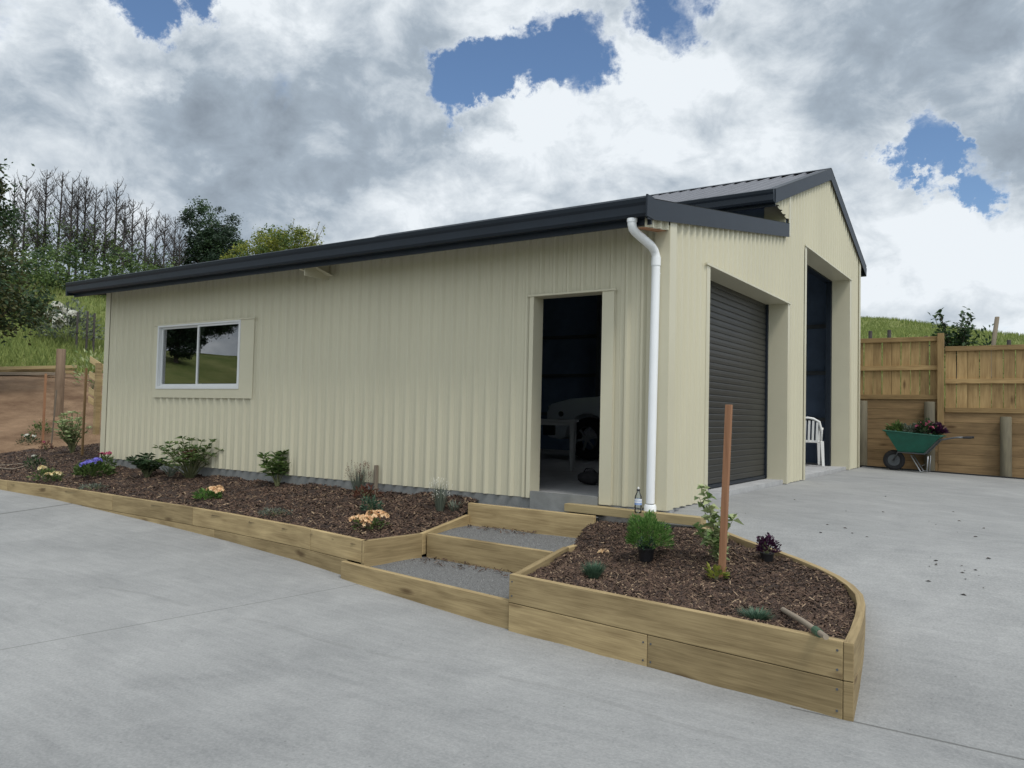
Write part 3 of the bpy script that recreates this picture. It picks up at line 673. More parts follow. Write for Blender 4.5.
# ------------------------------------------------------------------ garden timbers
def board(name, pts, z0, z1, th, m, parent, side=1, bev=.004):
    """plank standing on edge along a plan path; side gives which way the thickness goes; z0/z1 numbers or per point lists"""
    mb = MB(); n = len(pts); z0 = z0 if hasattr(z0, '__len__') else [z0]*n; z1 = z1 if hasattr(z1, '__len__') else [z1]*n
    P = [Vector(p) for p in pts]; O = []
    for i in range(n):
        d = (P[min(i+1, n-1)]-P[max(i-1, 0)]).normalized(); O.append(P[i]+Vector((-d.y, d.x))*th*side)
    Ls = [0]
    for i in range(1, n): Ls.append(Ls[-1]+(P[i]-P[i-1]).length)
    for i in range(n):
        mb.v += [(P[i].x, P[i].y, z0[i]), (O[i].x, O[i].y, z0[i]), (O[i].x, O[i].y, z1[i]), (P[i].x, P[i].y, z1[i])]
    flip = side > 0
    def add(f, uv):
        if flip: f = f[::-1]; uv = uv[::-1]
        mb.f.append(tuple(f)); mb.uv += uv; mb.m.append(0)
    for i in range(n-1):
        a, b = 4*i, 4*i+4; la, lb = Ls[i], Ls[i+1]; h = z1[i]-z0[i]
        add([a, a+3, b+3, b], [(la, 0), (la, h), (lb, h), (lb, 0)])
        add([a+3, a+2, b+2, b+3], [(la, h), (la, h+th), (lb, h+th), (lb, h)])
        add([a+2, a+1, b+1, b+2], [(la, 2*h), (la, h), (lb, h), (lb, 2*h)])
        add([a+1, a, b, b+1], [(la, 3*h), (la, 3*h+th), (lb, 3*h+th), (lb, 3*h)])
    e = 4*(n-1); h = z1[0]-z0[0]
    add([0, 1, 2, 3], [(0, 0), (.02, 0), (.02, h), (0, h)]); add([e+3, e+2, e+1, e], [(0, h), (.02, h), (.02, 0), (0, 0)])
    return mb.build(name, m, parent, bevel=bev)
pl = empty('garden_planter', (0, 0, 0), 0, 'long low timber sleeper planter running along the front of the shed', 'planter', 'timber garden beds')
def seg(x0, x1):
    pts = [(x0, yf(x0))]+[p for p in FRONT if x0+.02 < p[0] < x1-.02]+[(x1, yf(x1))]
    out = []
    for (a, b), (c, d) in zip(pts, pts[1:]):
        n = max(1, int((c-a)/.4))
        out += [(a+(c-a)*k/n, b+(d-b)*k/n) for k in range(n)]
    return out+[pts[-1]]
for x0, x1 in ((-14.4, -9.6), (-9.596, -6.84), (-6.836, -5.04), (-5.036, -2.86), (-2.856, -2.0)):
    board('sleeper', seg(x0, x1), -.477, -.28, .05, M['timber'], pl)
for x0, x1 in ((-14.4, -7.5), (-7.496, -4.6), (-4.596, -2.25)):
    board('sleeper', seg(x0, x1), [zlow(p[0])-.03 for p in seg(x0, x1)], -.481, .05, M['timber'], pl)
board('sleeper', [(-1.995, -1.86), (-1.90, -1.20)], -.56, -.28, .05, M['timber'], pl, 1)
board('sleeper', [(-1.895, -1.2), (-2.03, -.30)], -.477, [-.281, -.20], .05, M['timber'], pl, 1)
# steps
st = empty('garden_steps', (-1.2, -1.2, -.4), 0, 'three timber edged gravel steps leading up to the shed doorway', 'steps')
def rel(pts): return [(x+1.2, y+1.2) for x, y in pts]
board('riser', rel([(-2.246, -1.895), (-1.995, -1.94), (-.25, -2.17)]), -.32, -.08, .05, M['timber'], st)
board('riser', rel([(-1.885, -1.155), (-.47, -1.245)]), -.16, .12, .05, M['timber'], st)
board('riser', rel([(-2.06, -.30), (-.565, -.32)]), .06, .322, .05, M['timber'], st)
def gz(b): return lambda x, y: b+.006*math.sin(x*9)*math.sin(y*8)
gv = MB(); sr = random.Random(3)
def gpatch(quad, zf):
    (a, b, c, d) = [Vector(q) for q in quad]; n = 14
    for i in range(n):
        for j in range(n):
            q = []
            for u, v in ((i, j), (i+1, j), (i+1, j+1), (i, j+1)):
                u /= n; v /= n; p = (a*(1-u)+b*u)*(1-v)+(d*(1-u)+c*u)*v; q.append((p.x, p.y, zf(p.x, p.y)))
            gv.poly(q)
    for k in range(int((b-a).length*(c-b).length*2600)):
        u, v = sr.random(), sr.random(); p = (a*(1-u)+b*u)*(1-v)+(d*(1-u)+c*u)*v; r = sr.uniform(.002, .0065); z = zf(p.x, p.y)+r*.4
        t = sr.random()*6; q = [(p.x+r*math.cos(t+k*2.09), p.y+r*math.sin(t+k*2.09), z-r) for k in range(3)]+[(p.x+r*.2*sr.uniform(-1, 1), p.y+r*.2*sr.uniform(-1, 1), z+r*.7)]
        n0 = len(gv.v); gv.v += q
        for f in ((0, 1, 3), (1, 2, 3), (2, 0, 3)): gv.f.append(tuple(n0+i for i in f)); gv.m.append(1)
gpatch([(-2.0, -1.92), (-.24, -2.14), (-.44, -1.22), (-1.96, -1.12)], gz(-.505))
gpatch([(-1.90, -1.11), (-.48, -1.215), (-.56, -.30), (-2.04, -.29)], gz(-.305))
gpatch([(-2.04, -.26), (-.60, -.28), (-.60, -.02), (-2.1, -.02)], gz(-.105))
tag(gv.build('gravel', [M['gravel'], M['stone']]), kind='stuff')
# right hand planter
EDGE = [(.45, -.19, -.055), (.67, -.35, -.09), (.90, -.49, -.12), (1.14, -.60, -.15), (1.36, -.71, -.18), (1.54, -.81, -.21), (1.69, -.92, -.24), (1.80, -1.06, -.262), (1.89, -1.26, -.275), (1.95, -1.52, -.28), (2.00, -1.85, -.28), (2.04, -2.20, -.28), (2.065, -2.491, -.28)]
p2 = empty('garden_planter', (0, 0, 0), 0, 'curved timber sleeper planter in front of the shed corner', 'planter', 'timber garden beds')
board('sleeper', [(-.23, -2.20), (2.062, -2.49)], -.478, -.28, .05, M['timber'], p2)
board('sleeper', [(-.23, -2.20), (.9, -2.343)], -.70, -.482, .05, M['timber'], p2)
board('sleeper', [(.903, -2.3435), (2.062, -2.49)], -.70, -.482, .05, M['timber'], p2)
board('sleeper', [(-.225, -2.146), (-.53, -.93)], -.478, -.28, .05, M['timber'], p2, -1)
board('sleeper', [(-.532, -.925), (-.585, -.35)], -.478, -.288, .05, M['timber'], p2, -1)
def resamp(E, n=3):
    o = []
    for a, b in zip(E, E[1:]):
        for k in range(n): o.append(tuple(a[i]+(b[i]-a[i])*k/n for i in range(3)))
    return o+[E[-1]]
RE = resamp(EDGE)
for a, b in ((0, 15), (15, 37)):
    E = RE[a:b] if b < 37 else RE[a-1:]
    if a: E[0] = tuple((E[0][i]*.03+E[1][i]*.0+RE[a-1][i]*.97) for i in range(3))
    board('sleeper', [(p[0], p[1]) for p in E], [p[2]-.198 for p in E], [p[2] for p in E], .05, M['timber'], p2, 1)
E = RE[20:]
board('sleeper', [(p[0], p[1]) for p in E], [p[2]-.42 for p in E], [p[2]-.202 for p in E], .05, M['timber'], p2, 1)
def nails(parent, a, b, us, zs, off=.002):
    a, b = Vector((*a, 0)), Vector((*b, 0)); n = Vector(((b-a).y, -(b-a).x, 0)).normalized()
    for u in us:
        for z in zs:
            p = a.lerp(b, u)+n*off; q = MB(); q.tube([p+Vector((0, 0, z))-n*.006, p+Vector((0, 0, z))+n*.001], .0065, 8); q.build('nail', M['darksteel'], parent)
nails(p2, (-.23, -2.20), (2.062, -2.49), (.012, .988), (-.43, -.33)); nails(p2, (-.23, -2.20), (2.062, -2.49), (.482, .505, .988), (-.64, -.53))
# loose beam laid across the top, and the offcuts beside it
bm_ = board('timber_beam', [(-1.0, -.125), (.44, -.215)], -.088, -.012, .11, M['timber_end'], None)
tag(bm_, 'pale timber beam lying flat under the white downpipe', 'beam')
oc = board('timber_offcut', [(.50, -.30), (.80, -.56)], -.15, -.075, .045, M['timber_end'], None, -1)
tag(oc, 'short pale timber offcut in the bed behind the red stake', 'offcut')
# mulch
def mulchR(x, y):
    z = -.33
    best = 9
    for e in RE:
        d = math.hypot(x-e[0], y-e[1])
        if d < best: best = d; ez = e[2]
    k = sstep(1.1, 0, best)
    z = z+(ez-.05+.33)*k*1.0 if ez > -.28 else z
    if y > -.9: z = max(z, -.33+.18*sstep(-.9, -.3, y))
    z = max(z, drive(x, y)+.025) if x > .3 else z
    return z+bump(x*1.3, y*1.3)*.8
PR = [(-.19, -2.16), (2.04, -2.46), *[(e[0]-.003, e[1]-.003) for e in EDGE[::-1]], (.40, -.12), (-.56, -.12), (-.60, -.40), (-.50, -.95)]
def inside(x, y, poly):
    c = False; n = len(poly)
    for i in range(n):
        (x1, y1), (x2, y2) = poly[i], poly[i-1]
        if (y1 > y) != (y2 > y) and x < (x2-x1)*(y-y1)/(y2-y1)+x1: c = not c
    return c
def insideL(x, y):
    if x < -9.72: return yf(x)+.02 < y < min(2.4, .2+(x+14)*1.2) and x > -13.8
    return yf(x)+.02 < y < .0 and x < (-2.085+.144*(y+1.86) if y < -1.18 else -1.985-.15*(y+1.2))
chip = lambda: 0
def chips(mb, n, sample, zf, big=1.):
    k = 0
    while k < n:
        x, y = sample()
        if x is None: continue
        l = random.uniform(.005, .028)*big; w_ = l*random.uniform(.11, .38); a = random.random()*6.283; t = random.uniform(-.6, .6); r = random.uniform(-.5, .5)
        z = zf(x, y)+random.uniform(0, .008)+abs(math.sin(t))*l*.4
        d = Vector((math.cos(a)*math.cos(t), math.sin(a)*math.cos(t), math.sin(t)))*l; s = Vector((-math.sin(a)*math.cos(r), math.cos(a)*math.cos(r), math.sin(r)))*w_
        c = Vector((x, y, z)); up = Vector((0, 0, w_*.6))
        b = len(mb.v); mb.v += [tuple(c-d-s*.6), tuple(c-d*.8+s), tuple(c+d+s*.5), tuple(c+d*.85-s), tuple(c-d*.6+up), tuple(c+d*.6+up)]
        for f in ((0, 3, 5, 4), (1, 0, 4), (2, 1, 4, 5), (3, 2, 5)): mb.f.append(tuple(b+i for i in f)); mb.m.append(1)
        k += 1
mb = grid(np.arange(-.75, 2.15, .03), np.arange(-2.5, 0., .03), mulchR, lambda x, y: inside(x, y, PR))
def sR():
    x, y = random.uniform(-.7, 2.1), random.uniform(-2.45, -.1)
    return (x, y) if inside(x, y, PR) else (None, None)
chips(mb, 34000, sR, mulchR, .85)
tag(mb.build('mulch', [M['mulch'], M['chip']]), kind='stuff')
mb = grid(np.arange(-13.9, -1.9, .06), np.arange(-1.9, 2.5, .06), mulchL, insideL)
def sL():
    x = -1.95-(random.random()**1.4)*11.8; y = random.uniform(-1.85, 2.3)
    return (x, y) if insideL(x, y) else (None, None)
chips(mb, 46000, sL, mulchL, 1.2)
tag(mb.build('mulch', [M['mulch'], M['chip']]), kind='stuff')

# ------------------------------------------------------------------ paling fences and retaining wall
def fence(x0, x1, rails, pitch, label):
    t = empty('paling_fence', (x0, 10, rails[2]), 0, label, 'fence', 'timber paling fences on the retaining wall'); H = rails[0]-rails[2]
    y0 = 0
    for z in rails:
        q = z-rails[2]; p = board('rail', [(0, -.10), (x1-x0, -.10)], q-.045, q+.045, .045, M['paling'], t, 1, .003)
    n = int((x1-x0)/pitch+.999)
    for i in range(n):
        a = i*pitch+.004; w_ = min(pitch-random.uniform(.009, .019), x1-x0-a-.002); tl = random.uniform(-.006, .006)
        mb = MB(); z0, z1 = -.02+random.uniform(-.01, .01), H+.03+random.uniform(-.012, .012)
        mb.hexa([(a, -.054, z0), (a+w_, -.054, z0), (a+w_, -.036, z0), (a, -.036, z0), (a+tl, -.054, z1), (a+w_+tl, -.054, z1), (a+w_+tl, -.036, z1), (a+tl, -.036, z1)])
        mb.uv = [(v, u) for u, v in mb.uv]; mb.build('paling', M['paling'], t)
    for x in np.arange(0.3, x1-x0, 2.3):
        mb = MB(); mb.box(float(x), -.034, -.3, float(x)+.1, .06, H); mb.uv = [(v, u) for u, v in mb.uv]; mb.build('post', M['paling'], t)
    return t
fence(-2.2, 1.25, (2.47, 1.92, 1.36), .166, 'taller timber paling fence between the shed and the tall post')
fence(1.38, 13.2, (2.27, 1.66, 1.12), .186, 'lower timber paling fence to the right of the tall post')
def rpost(name, x, y, z0, z1, r, m, label=None, cat=None, parent=None, lean=(0, 0), group=None):
    mb = MB(); n = 12; zs = [z0, (z0+z1)/2, z1-.01, z1]; b = MB()
    b.tube([(0, 0, z0), (lean[0]/2, lean[1]/2, (z0+z1)/2), (lean[0], lean[1], z1-.012), (lean[0], lean[1], z1)], [r, r*.98, r*.96, r*.86], n)
    b.uv = [(u*(z1-z0)/2, v*r*6) for u, v in b.uv]
    o = b.build(name, m, parent, loc=(x, y, 0), autos=50)
    if label: tag(o, label, cat, group)
    return o
mb = MB(); mb.box(1.262, 9.79, .70, 1.368, 9.885, 2.56); mb.uv = [(v, u) for u, v in mb.uv]
tag(mb.build('timber_post', M['paling'], bevel=.004), 'tall square timber post between the two paling fences', 'post')
rw = empty('retaining_wall', (0, 10, 0), 0, 'timber board retaining wall below the paling fences', 'wall')
def gd(x): return -.010-.030*max(0, x)
for xa, xb, top in ((-2.2, 1.26, 1.325), (1.263, 13.2, 1.085)):
    z = top
    while z > -.62:
        x = xa; k = 0
        while x < xb-.01:
            e = min(xb, x+random.choice((2.33, 3.5, 4.66)) if xb > 2 else xb)
            board('board', [(x+.002, -.07), (e-.002, -.07)], z-.196, z, .05, M['retain'], rw, 1, .003); x = e
        z -= .2
for x in (-.05, 1.13, 2.35, 3.52, 4.7, 5.9, 7.1, 8.3, 9.5, 10.7, 11.9):
    rpost('post', x, -.17, -.6, (1.26 if x < 1.2 else 1.03)+random.uniform(-.02, .03), .098, M['roundpost'], parent=rw)
mb = MB()
for i in range(24):
    a, b = -1.8+i*.62, -1.8+(i+1)*.62
    mb.hexa([(a, 9.66, gd(a)-.05), (b, 9.66, gd(b)-.05), (b, 9.70, gd(b)-.05), (a, 9.70, gd(a)-.05), (a, 9.66, gd(a)+.025), (b, 9.66, gd(b)+.025), (b, 9.70, gd(b)+.025), (a, 9.70, gd(a)+.025)])
tag(mb.build('edging_strip', M['black']), 'dark edging strip on the concrete along the retaining wall', 'edging')

# ------------------------------------------------------------------ plants
def leaf(mb, c, d, ln, wd, mi=0, fold=.25, droop=0.):
    d = Vector(d).normalized(); s = d.cross(Vector((0, 0, 1)))
    if s.length < .05: s = Vector((1, 0, 0))
    s.normalize(); a = random.uniform(-.7, .7); n = s.cross(d)
    s = (s*math.cos(a)+n*math.sin(a)); n = s.cross(d); c = Vector(c); b = len(mb.v)
    tip = c+d*ln-Vector((0, 0, ln*droop)); mid = c+d*ln*.5+n*0
    mb.v += [tuple(c), tuple(mid+s*wd*.5+n*wd*fold), tuple(tip), tuple(mid-s*wd*.5+n*wd*fold)]
    mb.f += [(b, b+1, b+2), (b, b+2, b+3)]; mb.m += [mi, mi]; return tip
def rdir(zlo=-1, zhi=1):
    z = random.uniform(zlo, zhi); a = random.random()*6.2832; r = math.sqrt(max(0, 1-z*z)); return Vector((r*math.cos(a), r*math.sin(a), z))
def plant(name, P, label, cat='plant', group=None): return empty(name, P, 0, label, cat, group)
def flowers(mb, c, r, n, pr, mi=0, zlo=.1):
    """a truss of small ruffled blooms on a dome"""
    for i in range(n):
        d = rdir(zlo, 1); p = Vector(c)+Vector((d.x*r, d.y*r, d.z*r*.7))*random.uniform(.85, 1.05)
        s = d.orthogonal().normalized(); t = d.cross(s); k = 5; a0 = random.random()*6
        for j in range(k):
            a = a0+j*6.283/k; e = s*math.cos(a)+t*math.sin(a); f = s*math.cos(a+1.1)+t*math.sin(a+1.1); g = s*math.cos(a-1.1)+t*math.sin(a-1.1)
            b = len(mb.v); mb.v += [tuple(p), tuple(p+f*pr*.62+d*pr*.35), tuple(p+e*pr*1.05+d*pr*random.uniform(.2, .5)), tuple(p+g*pr*.62+d*pr*.35)]
            mb.f.append((b, b+1, b+2, b+3)); mb.m.append(mi)
def whorl_bush(name, P, h, r, ns, ll, lw, m, label, n_leaf=9, cat='bush', bloom=None, low=.2, spread=1., lean=(0, 0)):
    t = plant(name, P, label, cat); sb = MB(); lb = MB(); fl = MB()
    for i in range(ns):
        a = random.random()*6.283; q = math.sqrt(random.random())*spread; zz = random.uniform(.45, 1.)*h*(1-.25*q*q)
        e = Vector((math.cos(a)*r*q+lean[0]*zz/h, math.sin(a)*r*q+lean[1]*zz/h, zz))
        m1 = Vector((e.x*.35, e.y*.35, zz*.5)); sb.tube([(0, 0, -.03), m1, e], [h*.018, h*.012, h*.006], 5)
        for lev, sc in ((1., 1.), (.8, .95), (.6, .85)):
            c = m1.lerp(e, max(0, (lev-.5)/.5)) if lev >= .5 else m1
            if c.z < low*h: continue
            for k in range(n_leaf):
                b = 6.283*k/n_leaf+random.uniform(-.3, .3); el = random.uniform(0, 1.0)
                leaf(lb, c, (math.cos(b), math.sin(b), el), ll*sc*random.uniform(.75, 1.15), lw*random.uniform(.8, 1.2), 0, .15, .15)
    if bloom:
        bm, pts, br, bn, bp = bloom
        for c in pts: flowers(fl, c, br, bn, bp, 0)
        fl.build('flower', bm, t)
    sb.build('stem', M['stem'], t); lb.build('foliage', m, t); return t
def dome(name, P, h, r, n, ll, lw, m, label, cat='plant', up=.3, bloom=None, zlo=.0, stemm='stem'):
    t = plant(name, P, label, cat); lb = MB(); fl = MB(); sb = MB()
    for i in range(n):
        d = rdir(zlo, 1); k = random.uniform(.45, 1)**.6*(1+.18*math.sin(d.x*7+d.y*5)); c = Vector((d.x*r*k, d.y*r*k, h*.12+d.z*h*k*.85))
        leaf(lb, c, d+Vector((random.uniform(-.6, .6), random.uniform(-.6, .6), up+random.uniform(-.3, .4))), ll*random.uniform(.6, 1.2), lw*random.uniform(.7, 1.2), 0, .2, .1)
    for i in range(7):
        d = rdir(.3, 1); sb.tube([(0, 0, -.02), (d.x*r*.35, d.y*r*.35, h*.4), (d.x*r*.75, d.y*r*.75, h*.75)], [.006, .004, .002], 4)
    sb.build('stem', M[stemm], t); lb.build('foliage', m, t)
    if bloom:
        bm, pts, br, bn, bp = bloom
        for c in pts:
            fl = MB(); flowers(fl, c, br, bn, bp); fl.build('flower', bm, t)
    return t
def spikes(name, P, h, r, n, m, label, wd=.004, top=None, cat='plant', stiff=1.):
    t = plant(name, P, label, cat); lb = MB(); fl = MB()
    for i in range(n):
        a = random.random()*6.283; q = math.sqrt(random.random()); hh = h*random.uniform(.45, 1.)
        b = Vector((math.cos(a)*r*.3*q, math.sin(a)*r*.3*q, -.01)); e = Vector((math.cos(a)*r*q, math.sin(a)*r*q, hh)); mid = b.lerp(e, .5)+Vector((0, 0, hh*.12/stiff))
        s = (e-b).cross(Vector((0, 0, 1))); s = s.normalized() if s.length > 1e-4 else Vector((1, 0, 0)); w_ = wd*random.uniform(.7, 1.3)
        k = len(lb.v); lb.v += [tuple(b-s*w_), tuple(b+s*w_), tuple(mid+s*w_), tuple(mid-s*w_), tuple(e)]
        lb.f += [(k, k+1, k+2, k+3), (k+3, k+2, k+4)]; lb.m += [0, 0]
        if top and random.random() < .6:
            for j in range(5): leaf(lb, e+Vector((0, 0, -.03+.012*j)), rdir(-.1, 1), .016, .010, 1)
    lb.build('foliage', [m, top] if top else m, t)
    return t
ML = lambda px, py: on(px, py, mulchL)
MR_ = lambda px, py: on(px, py, mulchR)
# left bed, from the far end
def stake(px, py, topy, w_, m, label, dx=0, name='garden_stake'):
    P = ML(px, py); d = (P-CAM).length; h = (py-topy)/F*d
    mb = MB(); o = Vector((.55, .83, 0))
    mb.hexa([(-w_, -w_, -.05), (w_, -w_, -.05), (w_, w_, -.05), (-w_, w_, -.05), (-w_+dx, -w_, h), (w_+dx, -w_, h), (w_+dx, w_, h), (-w_+dx, w_, h)])
    mb.uv = [(v, u) for u, v in mb.uv]; ob = mb.build(name, m, loc=P); tag(ob, label, 'stake'); return P
stake(42.5, 446, 384, .018, M['stake'], 'thin red timber stake at the far left end of the long planter')
stake(82, 456, 379, .016, M['bamboo'], 'brown cane stake supporting the tall variegated bush', .02)
stake(51, 448, 398, .010, M['greywood'], 'thin leaning grey stick left of the tall variegated bush', .12)
whorl_bush('tall_bush', ML(72, 453), .78, .30, 34, .085, .035, M['leaf_cream'], 'tall variegated cream and green bush beside the brown cane', 7)
dome('small_bush', ML(40, 441), .42, .24, 260, .07, .03, M['leaf_mid'], 'loose green bush behind the thin red stake', 'bush')
dome('flowering_plant', ML(28, 446), .24, .20, 170, .06, .025, M['leaf_dark'], 'low dark plant with white flowers left of the red stake', 'plant', bloom=(M['pet_white'], [(.05, -.05, .22), (-.1, 0, .2), (.12, .05, .2)], .04, 8, .02))
dome('flowering_plant', ML(35, 470), .22, .17, 170, .06, .025, M['leaf_dark'], 'dark plant with a single white bloom in front of the red stake', 'plant', bloom=(M['pet_white'], [(.05, -.05, .22)], .03, 6, .02))
dome('flowering_plant', ML(46, 482), .18, .20, 200, .06, .03, M['leaf_mid'], 'low green plant with cream blooms near the far planter edge', 'plant', bloom=(M['pet_cream'], [(-.02, -.05, .19), (.14, -.04, .10), (.2, .05, .12)], .055, 14, .026))
dome('flowering_plant', ML(46, 450), .16, .12, 110, .05, .022, M['leaf_red'], 'small reddish plant with a pink flower at the red stake', 'plant', bloom=(M['pet_pink'], [(.02, -.05, .15)], .03, 8, .018))
dome('hydrangea', ML(93, 477), .21, .25, 420, .085, .045, M['leaf_mid'], 'green hydrangea with large blue violet flower heads', 'hydrangea', bloom=(M['pet_blue'], [(-.01, -.12, .17), (.08, -.08, .20), (-.07, -.02, .20), (.02, .03, .23)], .075, 34, .022))
dome('flowering_plant', ML(106, 469), .22, .13, 130, .06, .03, M['leaf_mid'], 'small green plant with dark pink flowers at the shed corner', 'plant', bloom=(M['pet_pink'], [(-.03, -.05, .22), (.05, 0, .24)], .045, 14, .022))
dome('groundcover_plant', ML(93, 490), .07, .20, 170, .045, .016, M['leaf_grey'], 'low grey green plant in front of the blue hydrangea', 'plant')
whorl_bush('dark_bush', ML(147, 478), .36, .25, 30, .09, .035, M['leaf_dark'], 'compact dark green bush left of the sprawling bush', 7, low=.05)
b = whorl_bush('sprawling_bush', ML(190, 479), .64, .46, 30, .10, .032, M['leaf_mid'], 'sprawling rhododendron bush with reddish leaves at its centre', 7, low=.25)
lb = MB()
for i in range(70): leaf(lb, (random.uniform(-.08, .1), random.uniform(-.12, .05), random.uniform(.28, .40)), rdir(-.2, .8), .08, .03)
lb.build('red_foliage', M['leaf_red'], b)
lb = MB()
for i in range(34): a = random.random()*6.28; leaf(lb, (-.16+random.uniform(-.05, .05), -.2, .03), (math.cos(a), math.sin(a), 1.2), .2, .018)
lb.build('blade_foliage', M['leaf_grey'], b)
dome('flowering_plant', ML(207, 500), .12, .15, 230, .06, .028, M['leaf_fine'], 'low plant with one pale orange flower cluster below the sprawling bush', 'plant', bloom=(M['pet_peach'], [(.13, -.03, .13), (.2, .03, .11), (.10, .08, .13)], .055, 18, .024))
whorl_bush('rhododendron', ML(277, 487), .52, .22, 11, .125, .036, M['leaf_mid'], 'upright green rhododendron with pointed leaves against the cream wall', 9, low=.15)
dome('groundcover_plant', ML(275, 516), .07, .18, 220, .04, .012, M['leaf_grey'], 'low silvery grey plant in front of the upright rhododendron', 'plant')
spikes('lavender', ML(358, 493), .36, .17, 120, M['leaf_grey'], 'wispy lavender with thin stems left of the small wooden peg', .003, M['leaf_red'])
dome('red_plant', ML(366, 499), .15, .16, 190, .05, .018, M['leaf_red'], 'low reddish brown plant beside the small wooden peg', 'plant')
dome('green_plant', ML(370, 513), .17, .10, 200, .05, .020, M['leaf_blue'], 'small dark green plant just behind the peach flowers', 'plant')
dome('flowering_plant', ML(369, 529), .10, .16, 110, .05, .022, M['leaf_mid'], 'peach and cream flower clump near the planter corner', 'plant', bloom=(M['pet_peach'], [(-.13, -.06, .08), (-.05, -.06, .10), (.03, -.06, .10), (.10, -.03, .11), (.14, .04, .13), (-.02, .05, .13), (.07, .06, .14), (.05, -.10, .06)], .05, 20, .021))
spikes('lavender', ML(440, 511), .34, .13, 80, M['leaf_grey'], 'thin grey lavender near the top garden step', .003, M['pet_white'])
spikes('grass_tuft', ML(454, 510), .12, .14, 60, M['leaf_grey'], 'small dry grey tuft right of the lavender by the steps', .004)
stake(375.5, 492.5, 466, .018, M['greywood'], 'short wooden peg standing by the lavender', name='wooden_peg')
mb = MB(); P = ML(8, 466); pts = []
for i in range(26):
    a = i/25*5.2-1.2; pts.append((math.cos(a)*.42+i*.004, math.sin(a)*.30, .012+.004*math.sin(i)))
for i in range(26): pts[i] = (pts[i][0], pts[i][1], pts[i][2]+mulchL(P.x+pts[i][0], P.y+pts[i][1])-P.z)
mb.tube(pts, .008, 6); tag(mb.build('irrigation_pipe', M['greywood'], loc=P), 'loop of thin irrigation pipe lying on the mulch at far left', 'pipe')
# right bed
P = MR_(646, 561)
pt = dome('potted_bush', P, .23, .17, 2600, .042, .010, M['leaf_fine'], 'bright green feathery bush in a small black pot', 'potted plant', .5, zlo=-.25)
for c in pt.children: c.location.z = .14
lb = MB()
for i in range(160): leaf(lb, (random.gauss(0, .035), random.gauss(0, .035), .10+random.random()*.07), rdir(-.1, 1), .05, .018)
lb.build('lower_foliage', M['leaf_blue'], pt)
mb = MB(); mb.lathe([(0, 0), (.052, 0), (.066, .095), (.072, .095), (.072, .11), (.064, .11), (.060, .09), (0, .088)], n=24); mb.build('pot', M['black'], pt, autos=40)
spikes('green_tuft', MR_(593, 578), .125, .12, 420, M['leaf_blue'], 'fine bluish green grassy tuft left of the potted bush', .0028)
P = MR_(756, 620); spikes('green_tuft', P, .07, .13, 380, M['leaf_blue'], 'flat blue green tuft near the planter front edge', .003)
P = MR_(767, 561)
pt = dome('purple_plant', P, .14, .085, 420, .030, .018, M['leaf_purple'], 'dark purple leafy plant in a small black pot', 'potted plant', .5)
for c in pt.children: c.location.z = .05
mb = MB(); mb.lathe([(0, 0), (.042, 0), (.05, .055), (.055, .055), (.055, .065), (.049, .065), (0, .055)], n=20); mb.build('pot', M['black'], pt, autos=40)
# climbing shrub and its stake
P = MR_(721.5, 577)
mb = MB(); w_ = .022; h = 1.25
mb.hexa([(-w_, -w_, -.06), (w_, -w_, -.06), (w_, w_, -.06), (-w_, w_, -.06), (-w_+.04, -w_, h), (w_+.04, -w_, h), (w_+.04, w_, h), (-w_+.04, w_, h)]); mb.uv = [(v, u) for u, v in mb.uv]
tag(mb.build('garden_stake', M['stake'], loc=P, bevel=.003), 'tall reddish timber stake in the curved planter', 'stake')
P = MR_(721, 563)
t = plant('staked_shrub', P+Vector((-.03, 0, 0)), 'leafy pale green shrub tied beside the tall red stake', 'shrub')
sb, lb = MB(), MB()
for k, (ex, ey, ez) in enumerate(((-.10, 0, .56), (-.16, .03, .48), (-.06, -.03, .42), (.05, .02, .36), (-.18, 0, .26), (.12, .0, .34), (-.02, -.05, .18), (.08, -.04, .10))):
    pts = [(0, 0, -.02), (ex*.3, ey*.3, ez*.5), (ex, ey, ez)]; sb.tube(pts, [.006, .004, .002], 5)
    for j in range(24):
        f = random.uniform(.3, 1.05); c = Vector((ex*f*f, ey*f, ez*f)); leaf(lb, c, rdir(-.3, .9), random.uniform(.065, .105), random.uniform(.045, .068), 0, .2, .2)
sb.build('stem', M['stem'], t); lb.build('foliage', M['leaf_cream'], t)
P = MR_(716, 580); t = dome('seedling', P, .09, .06, 45, .06, .032, M['leaf_lime'], 'small yellow green seedling at the foot of the tall red stake', 'plant')
# tree guard: clear plastic tie at the base is not modelled; dry curled leaves
P = MR_(603, 553); mb = MB()
for i in range(5): a = i*1.3; leaf(mb, (0.02*math.cos(a*2), .02*math.sin(a*3), .01), (math.cos(a), math.sin(a), .5), .055, .028, 0, .5, .6)
tag(mb.build('dry_leaf', M['pet_peach'], loc=P), 'curled pale orange dry leaf on the mulch near the grassy tuft', 'leaf')
# wooden stick lying at the planter edge
a = MR_(783, 613); b_ = on(826, 641, lambda x, y: -.262)
t = empty('wooden_stick', a, 0, 'rounded wooden stick lying on the mulch with its end on the planter edge', 'stick')
mb = MB(); v = b_-a+Vector((0, 0, .02)); mb.tube([(0, 0, .02), v*.5+Vector((0, 0, .015)), v], [.016, .017, .015], 10); mb.uv = [(u*.2, q*.1) for u, q in mb.uv]; mb.build('shaft', M['greywood'], t, autos=50)
mb = MB(); mb.tube([v*.78+Vector((0, 0, .005)), v*.88], [.023, .022], 10); mb.build('collar', M['leaf_blue'], t)
